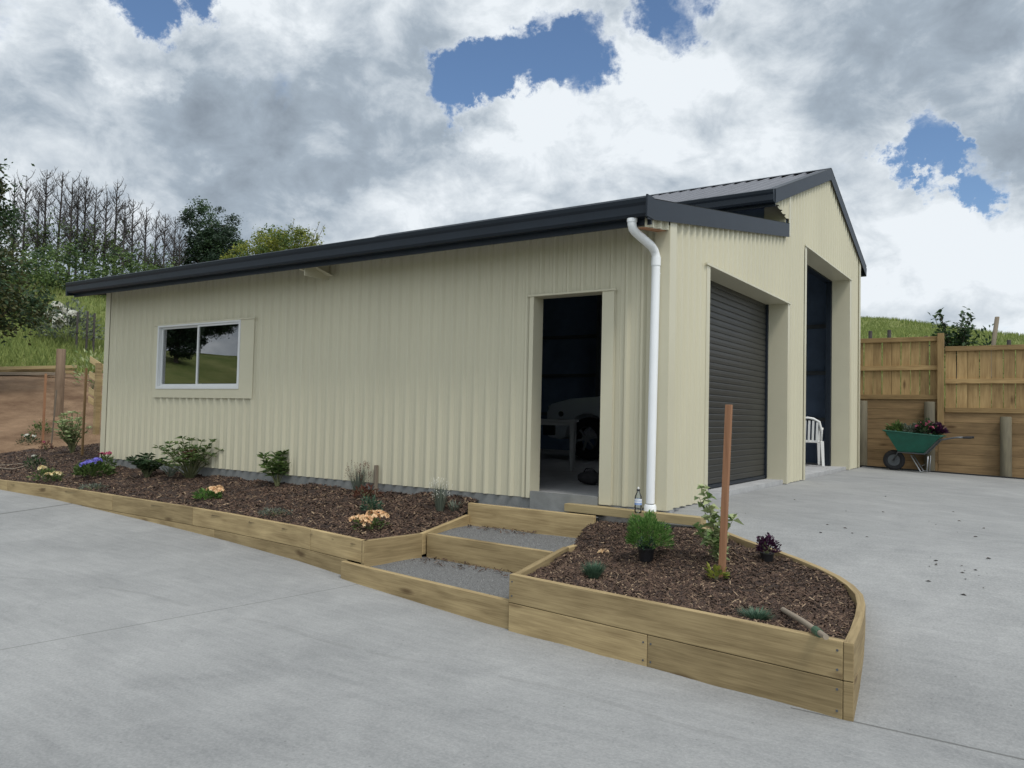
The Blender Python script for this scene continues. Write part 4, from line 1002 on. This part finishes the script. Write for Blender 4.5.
# water bottle on the beam
P = on(638, 513, lambda x, y: -.012)
t = empty('water_bottle', P, .4, 'clear plastic water bottle with blue and white label standing on the beam', 'bottle')
mb = MB(); mb.lathe([(0, .002), (.024, 0), (.032, .006), (.033, .03), (.030, .04), (.033, .05), (.033, .135), (.030, .155), (.016, .185), (.0135, .19), (.0135, .205)], n=24)
mb.build('bottle_body', M['bottle'], t, smooth=True)
mb = MB(); mb.lathe([(.0336, .075), (.0336, .130)], n=24); lbl = mb.build('label', M['whitelabel'], t, smooth=True)
mb = MB(); mb.lathe([(.0339, .075), (.0339, .094)], n=24); mb.build('label_band', M['bluelabel'], lbl, smooth=True)
mb = MB(); mb.lathe([(.0339, .108), (.0339, .114)], n=24); mb.build('label_stripe', M['bluelabel'], lbl, smooth=True)
mb = MB(); mb.lathe([(.0155, .198), (.0155, .214), (.014, .216), (0, .216)], n=20); mb.build('cap', M['black'], t, autos=40)
mb = MB(); mb.lathe([(.009, .2165), (.009, .232), (.006, .235), (0, .235)], n=16); mb.build('cap_top', M['whiteplastic'], t, autos=40)

# ------------------------------------------------------------------ wheelbarrow
Y0 = 9.33
wc = ony(894, 460, Y0); g0 = gd(.7); wr = .19; cx_ = wc.x; cz_ = g0+wr
t = empty('wheelbarrow', (cx_, Y0, g0), 0, 'green tray wheelbarrow full of plants parked at the retaining wall', 'wheelbarrow')
def W(px, py): p = ony(px, py, Y0); return (p.x-cx_, p.z-g0)
tl, tr_, bl, br = W(887, 431), W(943, 436), W(899, 451), W(925, 453)
mb = MB()
def ring(xa, xb, hw, za, zb): return [(xa, -hw, za), (xb, -hw, zb), (xb, hw, zb), (xa, hw, za)]
bot = ring(bl[0], br[0], .17, bl[1], br[1]); top = ring(tl[0], tr_[0], .32, tl[1]+.02, tr_[1])
bi = [(x*.97+.012, y*.96, z+.012) for x, y, z in bot]; ti = [(x+(.012 if x < .3 else -.012), y*.96, z) for x, y, z in top]
rim = [(x+(-.02 if i in (0, 3) else .02), y*1.06, z-.004) for i, (x, y, z) in enumerate(top)]
V = bot+top+ti+bi; n0 = len(mb.v); mb.v += V
for k in range(4):
    k2 = (k+1) % 4
    mb.f += [(k, k2, 4+k2, 4+k), (4+k, 4+k2, 8+k2, 8+k), (8+k, 8+k2, 12+k2, 12+k)]
mb.f += [(3, 2, 1, 0), (12, 13, 14, 15)]; mb.m += [0]*14
mb.build('tray', M['green'], t, bevel=.012)
mb = MB(); rp = [Vector(p) for p in rim]; mb.tube(rp+[rp[0]], .009, 6); mb.build('tray_rim', M['green'], t)
wh = MB()
for i in range(24):
    a, b = 6.2832*i/24, 6.2832*(i+1)/24
    for j in range(8):
        c, d = 6.2832*j/8, 6.2832*(j+1)/8; q = []
        for u, v in ((a, c), (b, c), (b, d), (a, d)):
            R_ = wr-.045+.045*math.cos(v); q.append((R_*math.cos(u), .04*math.sin(v), wr+R_*math.sin(u)))
        wh.poly(q)
who = wh.build('wheel', M['rubber'], t, smooth=True)
mb = MB(); mb.tube([(0, -.015, wr), (0, .015, wr)], .11, 18); mb.tube([(0, -.05, wr), (0, .05, wr)], .02, 10); mb.build('hub', M['darksteel'], who, autos=40)
for s in (-1, 1):
    y = .20*s; h0, h1, h2 = W(940, 440), W(957, 438), W(965, 438)
    mb = MB(); mb.tube([(0, .06*s, wr), (bl[0], .14*s, bl[1]-.015), (br[0]+.02, y, br[1]-.012), (h0[0], .25*s, h0[1]), (h1[0], .27*s, h1[1]+.01), (h2[0], .27*s, h2[1]+.01)], .014, 8); mb.build('handle', M['darksteel'], t, smooth=True)
    g2 = W(973, 438); mb = MB(); mb.tube([(h2[0]-.01, .27*s, h2[1]+.01), (g2[0], .27*s, g2[1]+.008)], .02, 8); mb.build('grip', M['black'], t, autos=50)
    f1, f2 = W(912, 455), W(928, 455); b1, b2 = W(922, 474), W(926, 474)
    mb = MB(); mb.tube([(f1[0], .15*s, f1[1]), (b1[0], .19*s, .01), (b2[0]+.04, .19*s, .01), (f2[0]+.02, .19*s, f2[1]-.01)], .012, 8); mb.build('leg', M['rim'], t, smooth=True)
mb = MB(); mb.tube([(b1[0]+.02, -.19, .12), (b1[0]+.02, .19, .12)], .009, 6); mb.build('brace', M['darksteel'], t)
def local(px, py, y): p = ony(px, py, y); return p
for (px, py, hh, rr, m_, lab, bl_) in ((897, 440, .22, .17, 'leaf_mid', 'green leafy plant at the front of the wheelbarrow tray', None), (912, 441, .22, .2, 'leaf_grey', 'grey green leafy plant in the middle of the wheelbarrow tray', None),
    (926, 440, .26, .22, 'leaf_dark', 'pink flowering plant heaped in the wheelbarrow tray', (M['pet_pink'], [(-.12, -.12, .2), (0, -.1, .24), (.1, -.14, .18), (.05, .03, .28), (-.06, .02, .26), (.16, -.02, .2), (-.16, 0, .16)], .045, 12, .026)),
    (938, 437, .15, .10, 'leaf_purple', 'dark purple plant at the back of the wheelbarrow tray', None)):
    p = ony(px, py-3, Y0); dome('barrow_plant', p-Vector((0, 0, .02)), hh*1.15, rr, 380, .10, .035, M[m_], lab, 'plant', bloom=bl_)

# ------------------------------------------------------------------ things inside the shed
def chair(P, rz):
    t = empty('plastic_chair', P, rz, 'white plastic garden chair standing inside the tall open doorway', 'chair'); m = M['whiteplastic']
    mb = MB(); hw = .24
    for i in range(6):
        a, b = -.22+i*.075, -.22+(i+1)*.075; za, zb = .42+.015*math.sin(i), .42+.015*math.sin(i+1)
        mb.hexa([(-hw, a, za), (hw, a, za), (hw, b, zb), (-hw, b, zb), (-hw, a, za+.015), (hw, a, za+.015), (hw, b, zb+.015), (-hw, b, zb+.015)])
    mb.build('seat', m, t)
    for sx in (-1, 1):
        for sy, top in ((-1, .63), (1, .44)):
            mb = MB(); x0, y0 = sx*.25, sy*.25-.0
            mb.hexa([(x0*1.08-.022, y0*1.1-.022, 0), (x0*1.08+.022, y0*1.1-.022, 0), (x0*1.08+.022, y0*1.1+.022, 0), (x0*1.08-.022, y0*1.1+.022, 0), (x0-.03, y0-.02, top), (x0+.03, y0-.02, top), (x0+.03, y0+.02, top), (x0-.03, y0+.02, top)])
            mb.build('leg', m, t, bevel=.006)
        mb = MB(); mb.tube([(sx*.26, -.25, .64), (sx*.275, -.12, .665), (sx*.27, .10, .66), (sx*.24, .235, .62)], [.02, .026, .026, .02], 8); mb.build('armrest', m, t, smooth=True)
    arch = [(-.24, .22, .43), (-.245, .25, .62), (-.20, .29, .78), (-.10, .305, .835), (0, .31, .85), (.10, .305, .835), (.20, .29, .78), (.245, .25, .62), (.24, .22, .43)]
    mb = MB(); mb.tube(arch, .02, 8); bk = mb.build('backrest', m, t, smooth=True)
    for i in range(6):
        x = -.165+i*.066; mb = MB(); zt = .80 if abs(x) < .12 else .77
        mb.hexa([(x-.018, .222, .43), (x+.018, .222, .43), (x+.018, .232, .43), (x-.018, .232, .43), (x-.018, .298, zt), (x+.018, .298, zt), (x+.018, .308, zt), (x-.018, .308, zt)]); mb.build('slat', m, bk)
chair(on(805, 465, lambda x, y: .062), rad(200))
P = on(571, 471, lambda x, y: .062)
t = empty('plastic_table', P, rad(27), 'white plastic table standing inside behind the open doorway', 'table')
mb = MB(); mb.box(-1.45, -.03, .70, .07, .78, .735); mb.build('tabletop', M['greyplastic'], t, bevel=.008)
mb = MB(); mb.box(-1.38, .02, .65, .0, .04, .6995); mb.build('apron', M['greyplastic'], t)
for x, y in ((0, 0), (-1.38, 0), (0, .74), (-1.38, .74)):
    mb = MB(); mb.hexa([(x-.02, y-.02, 0), (x+.02, y-.02, 0), (x+.02, y+.02, 0), (x-.02, y+.02, 0), (x-.035, y-.03, .699), (x+.035, y-.03, .699), (x+.035, y+.03, .699), (x-.035, y+.03, .699)]); mb.build('leg', M['greyplastic'], t, bevel=.005)
P = on(590, 484, lambda x, y: .062)
t = empty('duffel_bag', P, .3, 'black soft bag lying on the concrete floor inside the doorway', 'bag')
mb = MB(); prof = []
for i in range(11):
    x = -.20+i*.04; k = math.sqrt(max(.05, 1-(x/.215)**2)); prof.append((x, k))
for (x0, k0), (x1, k1) in zip(prof, prof[1:]):
    for j in range(12):
        a, b = 6.2832*j/12, 6.2832*(j+1)/12; q = []
        for x, k, u in ((x0, k0, a), (x1, k1, a), (x1, k1, b), (x0, k0, b)):
            q.append((x, .12*k*math.cos(u)*(1+.1*math.sin(x*30)), max(0.0, .10+.115*k*math.sin(u)*(1+.12*math.sin(x*25+1)))))
        mb.poly(q)
mb.build('bag_body', M['rubber'], t, smooth=True)
mb = MB(); mb.tube([(-.10, -.03, .19), (-.06, -.05, .25), (.05, -.05, .255), (.10, -.03, .19)], .011, 6); mb.build('strap', M['black'], t, smooth=True); t.scale = (.72, .72, .72)
# car: nose to the left, side towards the doorway
car = empty('parked_car', (-4.72, 5.52, .062), 0, 'pale four wheel drive car parked in the dark inside the shed', 'car')
def arc(cx, cz, r, a0, a1, n=9): return [(cx+r*math.cos(a0+(a1-a0)*i/n), cz+r*math.sin(a0+(a1-a0)*i/n)) for i in range(n+1)]
low = [(0.02, .42)]+[(.10, .38), (.30, .36)]+arc(.86, .39, .45, math.pi, 0)+[(1.5, .36), (2.72, .36)]+arc(3.26, .39, .45, math.pi, 0)+[(3.85, .38), (4.06, .45)]
up_ = [(4.10, .8), (4.08, 1.02), (1.36, 1.10), (1.30, 1.16), (.5, 1.10), (.10, 1.0), (.02, .85)]
mb = MB(); mb.prism(low+up_, lambda x, z: (x, 0, z), lambda x, z: (x, 1.75, z))
body = mb.build('body', M['carpaint'], car, bevel=.02)
cab = [(1.30, 1.08), (1.95, 1.68), (2.1, 1.74), (3.7, 1.75), (3.88, 1.68), (4.06, 1.02)]
mb = MB(); mb.prism(cab, lambda x, z: (x, .06+max(0, z-1.08)*.18, z), lambda x, z: (x, 1.69-max(0, z-1.08)*.18, z)); mb.build('cabin', M['carpaint'], car, bevel=.02)
for q in ([(1.48, 1.14), (1.98, 1.60), (2.45, 1.62), (2.45, 1.12)], [(2.52, 1.12), (2.52, 1.62), (3.15, 1.62), (3.15, 1.12)], [(3.22, 1.12), (3.22, 1.62), (3.72, 1.61), (3.88, 1.12)]):
    mb = MB(); mb.prism(q, lambda x, z: (x, .052+max(0, z-1.08)*.18, z), lambda x, z: (x, .075+max(0, z-1.08)*.18, z)); mb.build('window', M['carglass'], car)
mb = MB(); q = [(1.365, .16, 1.15), (1.365, 1.59, 1.15), (1.90, 1.50, 1.645), (1.90, .25, 1.645)]
mb.hexa([(x-.02, y, z+.01) for x, y, z in q]+[(x+.03, y, z-.02) for x, y, z in q]); mb.build('windscreen', M['carglass'], car)
for wx in (.86, 3.26):
    for yy, s in ((.0, -1), (1.75, 1)):
        mb = MB(); r_ = .385; yc = yy-s*.115
        mb.lathe([(.22, -.11), (.34, -.11), (.375, -.085), (.385, -.03), (.385, .03), (.375, .085), (.34, .11), (.22, .11)], (wx, yc, .385), 32, axis='y'); wh = mb.build('wheel', M['rubber'], car, autos=40)
        mb = MB(); yo = yc+s*.085
        mb.tube([(wx, yo, .385), (wx, yo+s*.018, .385)], .06, 16)
        for k in range(6):
            a = k*math.pi/3+.2; c0, s0 = math.cos(a), math.sin(a)
            mb.hexa([(wx+c0*.05-s0*d*w1+c0*0, yo+s*e, .385+s0*.05+c0*d*w1) if z == 0 else (wx+c0*.225-s0*d*w1, yo+s*e, .385+s0*.225+c0*d*w1) for z in (0, 1) for d, e, w1 in ((-1, 0, .022), (1, 0, .022), (1, .014, .022), (-1, .014, .022))])
        mb.lathe([(.215, -.01), (.24, .012), (.228, .018), (.205, .0)], (wx, yo, .385), 28, axis='y')
        mb.build('rim', M['rim'], wh, autos=40)
mb = MB(); mb.box(.55, .02, .10, 1.16, .20, .18); 
for x0 in (.012,):
    for y0 in (.10, 1.30):
        mb = MB(); mb.box(-.012, y0, .80, .05, y0+.34, .97); mb.build('headlight', M['lens'], car, bevel=.01)
mb = MB(); mb.box(-.06, -.02, .42, .22, 1.77, .66); mb.build('bumper', M['black'], car, bevel=.03)
mb = MB(); mb.tube([(.33, -.004, .82), (.33, -.02, .82)], .05, 16); mb.build('side_lamp', M['black'], car)
mb = MB(); mb.box(1.50, -.14, 1.10, 1.62, -.0, 1.26); mb.build('mirror', M['black'], car, bevel=.02)

# ------------------------------------------------------------------ posts, fences, timber and trees beyond the shed
def farP(px, D): x, y = far(px, D); return Vector((x, y, T(x, y)))
def farz(px, py, D): d = RW @ _r((px, py)); return CAM.z+d.z*D/math.hypot(d.x, d.y)
P = farP(59, 21.5); rpost('round_post', P.x, P.y, P.z-.3, farz(59, 349, 21.5), .105, M['brownpost'], 'stout round timber post on the bare earth left of the shed', 'post')
for i, (px, py) in enumerate(((74, 312), (84, 311), (91, 313))):
    P = farP(px, 33); rpost('fence_post', P.x, P.y, P.z-.3, farz(px, py, 33), .038, M['bark_pale'], ('leftmost', 'middle', 'rightmost')[i]+' of three thin fence posts on the grass left of the shed', 'post', group='farm fence posts on the hill')
for i, (px, py, D, ln) in enumerate(((870, 331, 21, 0), (889, 330, 21, 0), (926, 336, 21, 0), (1009, 340, 21, 0))):
    P = farP(px, D); rpost('fence_post', P.x, P.y, P.z-.3, farz(px, py, D), .045, M['bark_pale'], ('first', 'second', 'third', 'fourth')[i]+' thin dark post from the shed, standing on the hill behind the paling fence', 'post', group='farm fence posts on the hill')
P = farP(986, 21); z1 = farz(993, 317, 21); rpost('strut_post', P.x, P.y, P.z-.2, z1, .05, M['greywood'], 'leaning grey post on the hill behind the lower paling fence', 'post', lean=(.22, 0))
# low rail fence at the back corner
A = farP(88, 19.5); B = farP(128, 19.3)
t = empty('rail_fence', A, 0, 'low new timber rail fence behind the left end of the shed', 'fence')
for py in (359, 374, 390, 399):
    za = farz(88, py, 19.5)-A.z; board('rail', [(0, 0), (B.x-A.x, B.y-A.y)], [za-.07, za-.60], [za+.07, za-.46], .05, M['timber_end'] if py < 395 else M['timber'], t)
for k in (.03, .5, .97):
    x, y = (B.x-A.x)*k, (B.y-A.y)*k; mb = MB(); mb.box(x+.08, y+.06, -.3, x+.18, y+.16, farz(88, 362, 19.5)-A.z-.5*k); mb.build('post', M['timber'], t)
t = empty('timber_pile', farP(12, 27), 0, 'pile of loose planks lying on the earth at far left', 'timber pile')
P = t.location
for k, (dx_, dy_, z_, rz_, m_) in enumerate(((-.6, 0, .05, .10, 'greywood'), (-.5, .2, .12, .16, 'timber'), (-.6, -.25, .04, .02, 'greywood'), (-.3, .1, .22, .28, 'timber_end'), (-.9, .4, .18, .2, 'retain'))):
    o = board('plank', [(-1.6, 0), (1.7, 0)], z_, z_+.09, .16, M[m_], t); o.location = (dx_, dy_, 0); o.rotation_euler = (0, -.06 if k == 3 else -.02, rz_+.55)

def limb_tree(t, h, tr, n_l, sp, m, base=.3, seed=0):
    r = random.Random(seed); mb = MB()
    pts = [Vector((r.uniform(-.02, .02)*h*k, r.uniform(-.02, .02)*h*k, h*k)) for k in (0, .25, .5, .75, .95)]; pts[0].z = -.4
    mb.tube(pts, [tr, tr*.8, tr*.6, tr*.35, tr*.12], 7); ends = []
    for i in range(n_l):
        k = r.uniform(base, .9); a = r.random()*6.283; p0 = Vector((0, 0, h*k)); L_ = sp*(1.1-k*.6)*r.uniform(.6, 1)
        p1 = p0+Vector((math.cos(a)*L_*.5, math.sin(a)*L_*.5, L_*.30)); p2 = p0+Vector((math.cos(a)*L_, math.sin(a)*L_, L_*.75))
        mb.tube([p0, p1, p2], [tr*.35, tr*.22, tr*.08], 5); ends.append(p2)
    mb.build('trunk', m, t); return ends
def crown(t, blobs, ncl, nl, cr_, ls, mats, seed=1, name='crown'):
    """leaf clumps spread through overlapping ellipsoids (centre, radii)"""
    r = random.Random(seed); mb = MB(); mb2 = MB()
    for i in range(ncl):
        (c, R_) = r.choice(blobs)
        while True:
            u = Vector((r.uniform(-1, 1), r.uniform(-1, 1), r.uniform(-1, 1)))
            if .35 < u.length < 1: break
        cc = Vector(c)+Vector((u.x*R_[0], u.y*R_[1], u.z*R_[2])); s = cr_*r.uniform(.55, 1.25); mi = 0 if r.random() < .7 else 1
        for j in range(nl):
            q = Vector((r.gauss(0, .5), r.gauss(0, .5), r.gauss(0, .38)))*s; p = cc+q
            d = Vector((r.gauss(0, 1), r.gauss(0, 1), r.gauss(0, .6))); d = d.normalized() if d.length > .01 else Vector((1, 0, 0))
            s2 = d.orthogonal().normalized(); a = r.random()*6.28; s2 = (s2*math.cos(a)+d.cross(s2)*math.sin(a)); l = ls*r.uniform(.6, 1.3)
            b = len(mb.v); mb.v += [tuple(p-d*l*.5), tuple(p+s2*l*.28), tuple(p+d*l*.5), tuple(p-s2*l*.28)]; mb.f.append((b, b+1, b+2, b+3)); mb.m.append(mi)
    mb.build(name, [M[k] for k in mats], t)
# big tree at the left edge
P = farP(-44, 24)
t = empty('broadleaf_tree', P, 0, 'large dark green tree cut by the left edge of the photo', 'tree')
limb_tree(t, 6.4, .16, 14, 1.9, M['bark'], .15, 3)
crown(t, [((-.2, 0, 2.2), (1.9, 2.0, .9)), ((-.2, 0, 3.2), (1.7, 1.8, 1.1)), ((-.5, 0, 4.6), (1.1, 1.3, 1.3)), ((-.3, 0, 5.4), (.6, .8, .8)), ((.2, 0, 2.3), (1.5, 2, .6))], 300, 95, .48, .115, ('leaf_dark', 'leaf_brown'), 5)
# row of bare trees on the ridge
def bare_tree(seed, h):
    r = random.Random(seed); t = empty('bare_tree', (0, 0, 0)); mb = MB()
    tr = .115; lean = r.uniform(-.02, .02)
    mb.tube([(0, 0, -.5), (lean*h*.5, 0, h*.4), (lean*h, 0, h*.75), (lean*h*1.2, r.uniform(-.1, .1), h)], [tr, tr*.8, tr*.5, tr*.2], 6)
    trunk = mb.build('trunk', M['bark_pale'], t); mb = MB(); lb = MB()
    for i in range(60):
        k = r.uniform(.12, .97)**.9; a = r.random()*6.283; p0 = Vector((lean*h*k, 0, h*k)); L_ = (1.3-k*.95)*h*.19*r.uniform(.5, 1.2); up = r.uniform(.8, 1.7)
        dr = Vector((math.cos(a), math.sin(a), 0)); p1 = p0+dr*L_*.5+Vector((0, 0, L_*.35*up)); p2 = p0+dr*L_*.85+Vector((0, 0, L_*.95*up))
        mb.tube([p0, p1, p2], [.034, .022, .009], 4, False)
        for j in range(6):
            f = r.uniform(.15, 1); q0 = p0.lerp(p1, f*2) if f < .5 else p1.lerp(p2, f*2-1)
            e = Vector((r.gauss(0, .55), r.gauss(0, .55), r.uniform(.25, 1.1)))*L_*.42; mb.tube([q0, q0+e], [.016, .007], 3, False)
            if k < .42 and r.random() < .55:
                for q in range(3):
                    p = q0+e*r.random(); d = rdir(); b = len(lb.v); s2 = d.orthogonal(); lb.v += [tuple(p), tuple(p+d*.12+s2*.06), tuple(p+d*.24), tuple(p+d*.12-s2*.06)]; lb.f.append((b, b+1, b+2, b+3)); lb.m.append(0)
    mb.build('branch', M['bark_pale'], t); lb.build('foliage', M['leaf_mid'], t)
    return t
protos = [bare_tree(s, 9.) for s in (11, 22, 33, 44)]
row = [(-14, 182), (6, 178), (16, 174), (30, 190), (37, 168), (50, 171), (63, 176), (70, 184), (77, 176), (88, 185), (98, 190), (108, 184), (117, 200), (127, 198), (139, 206), (149, 217), (158, 213), (167, 216), (174, 226)]
ords = ['first', 'second', 'third', 'fourth', 'fifth', 'sixth', 'seventh', 'eighth', 'ninth', 'tenth', 'eleventh', 'twelfth', 'thirteenth', 'fourteenth', 'fifteenth', 'sixteenth', 'seventeenth', 'eighteenth', 'nineteenth']
for i, (px, py) in enumerate(row):
    D = 55+random.uniform(-3, 3); P = farP(px, D); h = farz(px, py, D)-P.z
    o = protos[i] if i < 4 else copy_tree(protos[i % 4])
    o.location = P; s = h/9.; o.scale = (s, s, s); o.rotation_euler = (0, 0, random.random()*6.28)
    tag(o, ords[i]+' bare twiggy tree from the left in the row on the ridge', 'bare tree', 'bare trees in a row on the ridge')
for i, (px, D, hh, rr) in enumerate(((5, 46, 2.1, 1.9), (22, 48, 2.5, 1.8), (45, 50, 2.6, 1.7), (66, 50, 2.8, 1.6), (88, 51, 2.4, 1.6), (112, 50, 2.8, 1.7), (138, 51, 2.4, 1.6), (160, 50, 2.6, 1.5))):
    P = farP(px, D); t = empty('scrub_bush', P, 0, ords[i]+' green scrub bush from the left at the foot of the bare trees', 'bush', 'scrub below the bare trees')
    crown(t, [((0, 0, hh*.5), (rr, rr, hh*.55))], 40, 34, .42, .17, ('leaf_mid', 'leaf_dark'), 40+i, 'foliage')
# round dark tree, yellow green tree
P = farP(205, 56); zt = farz(205, 199, 56)-P.z
t = empty('round_tree', P, 0, 'dark round topped tree right of the bare trees', 'tree')
limb_tree(t, zt*.85, .2, 16, 2.2, M['bark'], .3, 8)
crown(t, [((-.15, 0, zt-2.0), (1.9, 1.9, 1.9)), ((.9, 0, zt-3.3), (1.7, 1.6, 1.3)), ((-.6, 0, zt-3.9), (1.3, 1.4, 1.2)), ((1.6, 0, zt-4.6), (1.3, 1.3, .9)), ((-.6, 0, zt-5.6), (1.4, 1.4, 1.0))], 420, 95, .46, .15, ('leaf_conifer', 'leaf_dark'), 9)
P = farP(262, 40); zt = farz(262, 226, 40)-P.z
t = empty('yellow_green_tree', P, 0, 'yellow green leafy tree showing above the shed roof', 'tree')
limb_tree(t, zt*.9, .14, 18, 2.6, M['bark'], .3, 12)
crown(t, [((-.9, 0, zt-1.5), (1.6, 1.3, 1.0)), ((.5, 0, zt-1.0), (1.3, 1.3, .8)), ((1.6, 0, zt-1.2), (1.4, 1.2, .9)), ((-1.7, 0, zt-2.2), (1.2, 1.1, .9)), ((.8, 0, zt-2.2), (2.2, 1.4, .9))], 240, 60, .42, .13, ('leaf_lime', 'leaf_mid'), 13)
mb = MB(); lb = MB()
for i in range(15):
    x = random.uniform(1.0, 3.9); e = Vector((x+random.uniform(.1, .5), random.uniform(-.4, .4), zt+random.uniform(-1.1, .35)-.12*x)); mb.tube([(x*.5, 0, zt-2.6), (x*.9, 0, zt-1.5), e], [.03, .02, .006], 4, False)
    for j in range(16): leaf(lb, Vector((x*.9, 0, zt-1.5)).lerp(e, random.random())+Vector((random.gauss(0, .06), random.gauss(0, .06), random.gauss(0, .06))), rdir(), .15, .08)
mb.build('twig', M['bark'], t); lb.build('sparse_foliage', M['leaf_lime'], t)
# white flowering shrub and a small one on the grass
P = farP(64, 34); t = dome('white_flowering_shrub', P, 1.6, 1.1, 1100, .17, .07, M['leaf_grey'], 'shrub covered in white blossom on the grass left of the shed', 'shrub', bloom=(M['pet_white'], [(random.uniform(-.8, .8), random.uniform(-.8, 0), random.uniform(.6, 1.6)) for k in range(16)], .13, 26, .11))
P = farP(92, 25); t = dome('pale_shrub', P, 1.15, .55, 150, .16, .06, M['leaf_cream'], 'thin pale leafed shrub behind the low rail fence', 'shrub')
# sapling behind the fence
P = farP(955, 21.5); zt = farz(955, 303, 21.5)-P.z
t = empty('sapling', P, 0, 'small dark leafed sapling behind the tall fence post', 'tree')
sb, lb = MB(), MB(); r = random.Random(4)
for i in range(16):
    a = r.random()*6.28; e = Vector((math.cos(a)*.62*r.uniform(.3, 1), math.sin(a)*.5, zt*r.uniform(.6, 1))); sb.tube([(0, 0, -.2), (e.x*.3, e.y*.3, e.z*.55), e], [.022, .014, .005], 5)
    for j in range(26): f = r.uniform(.4, 1.02); leaf(lb, Vector((e.x*.3, e.y*.3, e.z*.55)).lerp(e, (f-.4)/.6)+Vector((r.gauss(0, .04), r.gauss(0, .04), r.gauss(0, .04))), rdir(-.4, .9), .13, .075)
for j in range(420): leaf(lb, (r.gauss(0, .28), r.gauss(0, .22), zt*.5+r.gauss(0, .24)), rdir(-.2, .9), .14, .07)
sb.build('trunk', M['bark'], t); lb.build('crown', M['leaf_dark'], t)
P = farP(990, 21.2); dome('hill_shrub', P, farz(990, 329, 21.2)-P.z, .25, 200, .12, .05, M['leaf_dark'], 'small dark shrub at the foot of the leaning grey post', 'shrub')
# trees behind the photographer, mirrored in the window
base = [c for c in bpy.data.objects if c.name == 'round_tree'][0]
for i, (x, y, s) in enumerate(((-27, -19, .75), (-33, -16, .6), (-24, -27, .8), (-40, -22, .8))):
    o = copy_tree(base); o.location = (x, y, T(x, y)-.3); o.scale = (s, s, s); o.rotation_euler = (0, 0, i*1.7)
    tag(o, ords[i]+' dark tree behind the photographer, mirrored in the window glass', 'tree', 'trees mirrored in the window')
# rough grass on the slopes
gb = MB(); r = random.Random(6)
def blades(n, x0, x1, y0, y1, h, test):
    k = 0
    while k < n:
        x, y = r.uniform(x0, x1), r.uniform(y0, y1)
        if not test(x, y): k += .25; continue
        z = T(x, y)-.03
        for j in range(4):
            hh = h*r.uniform(.4, 1.2); a = r.random()*6.28; w_ = hh*.10; bx, by = x+r.gauss(0, .08), y+r.gauss(0, .08); b = len(gb.v)
            gb.v += [(bx-math.cos(a)*w_, by-math.sin(a)*w_, z), (bx+math.cos(a)*w_, by+math.sin(a)*w_, z), (bx+r.gauss(0, .3)*hh, by+r.gauss(0, .3)*hh, z+hh)]; gb.f.append((b, b+1, b+2)); gb.m.append(0)
        k += 1
blades(9000, -34, -23.4, 3, 16, .26, lambda x, y: True)
blades(7000, -52, -34, 6, 30, .30, lambda x, y: True)
blades(9000, -5, 4, 10.4, 30, .17, lambda x, y: True)
blades(12000, -12, 6, 30, 58, .22, lambda x, y: True)
tag(gb.build('grass', M['grass']), kind='stuff')
# blown leaves and crumbs of bark on the concrete
mb = MB(); r = random.Random(9)
for i in range(95):
    px, py = r.uniform(720, 990), r.gauss(540, 30)
    P = on(px, min(max(py, 492), 760), drive)
    if P.x < 2.2 and P.x > -.4 and P.y < 0: continue
    if P.x < 0 and P.y > -1: continue
    s = r.uniform(.006, .022); a = r.random()*6.28; b = len(mb.v); z = drive(P.x, P.y)+.002
    mb.v += [(P.x+math.cos(a)*s, P.y+math.sin(a)*s, z), (P.x-math.sin(a)*s*.4, P.y+math.cos(a)*s*.4, z+s*.4), (P.x-math.cos(a)*s, P.y-math.sin(a)*s, z+.001), (P.x+math.sin(a)*s*.4, P.y-math.cos(a)*s*.4, z+s*.3)]; mb.f.append((b, b+1, b+2, b+3)); mb.m.append(0)
tag(mb.build('leaf_litter', M['dead']), kind='stuff')

mb = MB()
def spill(x0, x1, y0, y1, z): return lambda: (random.uniform(x0, x1), y0+(y1-y0)*random.random()**2)
chips(mb, 170, spill(-1.85, -.75, -1.17, -1.42, 0), lambda x, y: -.497)
chips(mb, 110, spill(-1.95, -1.2, -.33, -.55, 0), lambda x, y: -.298)
mb.m = [0]*len(mb.m)
tag(mb.build('scattered_bark', M['chip']), kind='stuff')
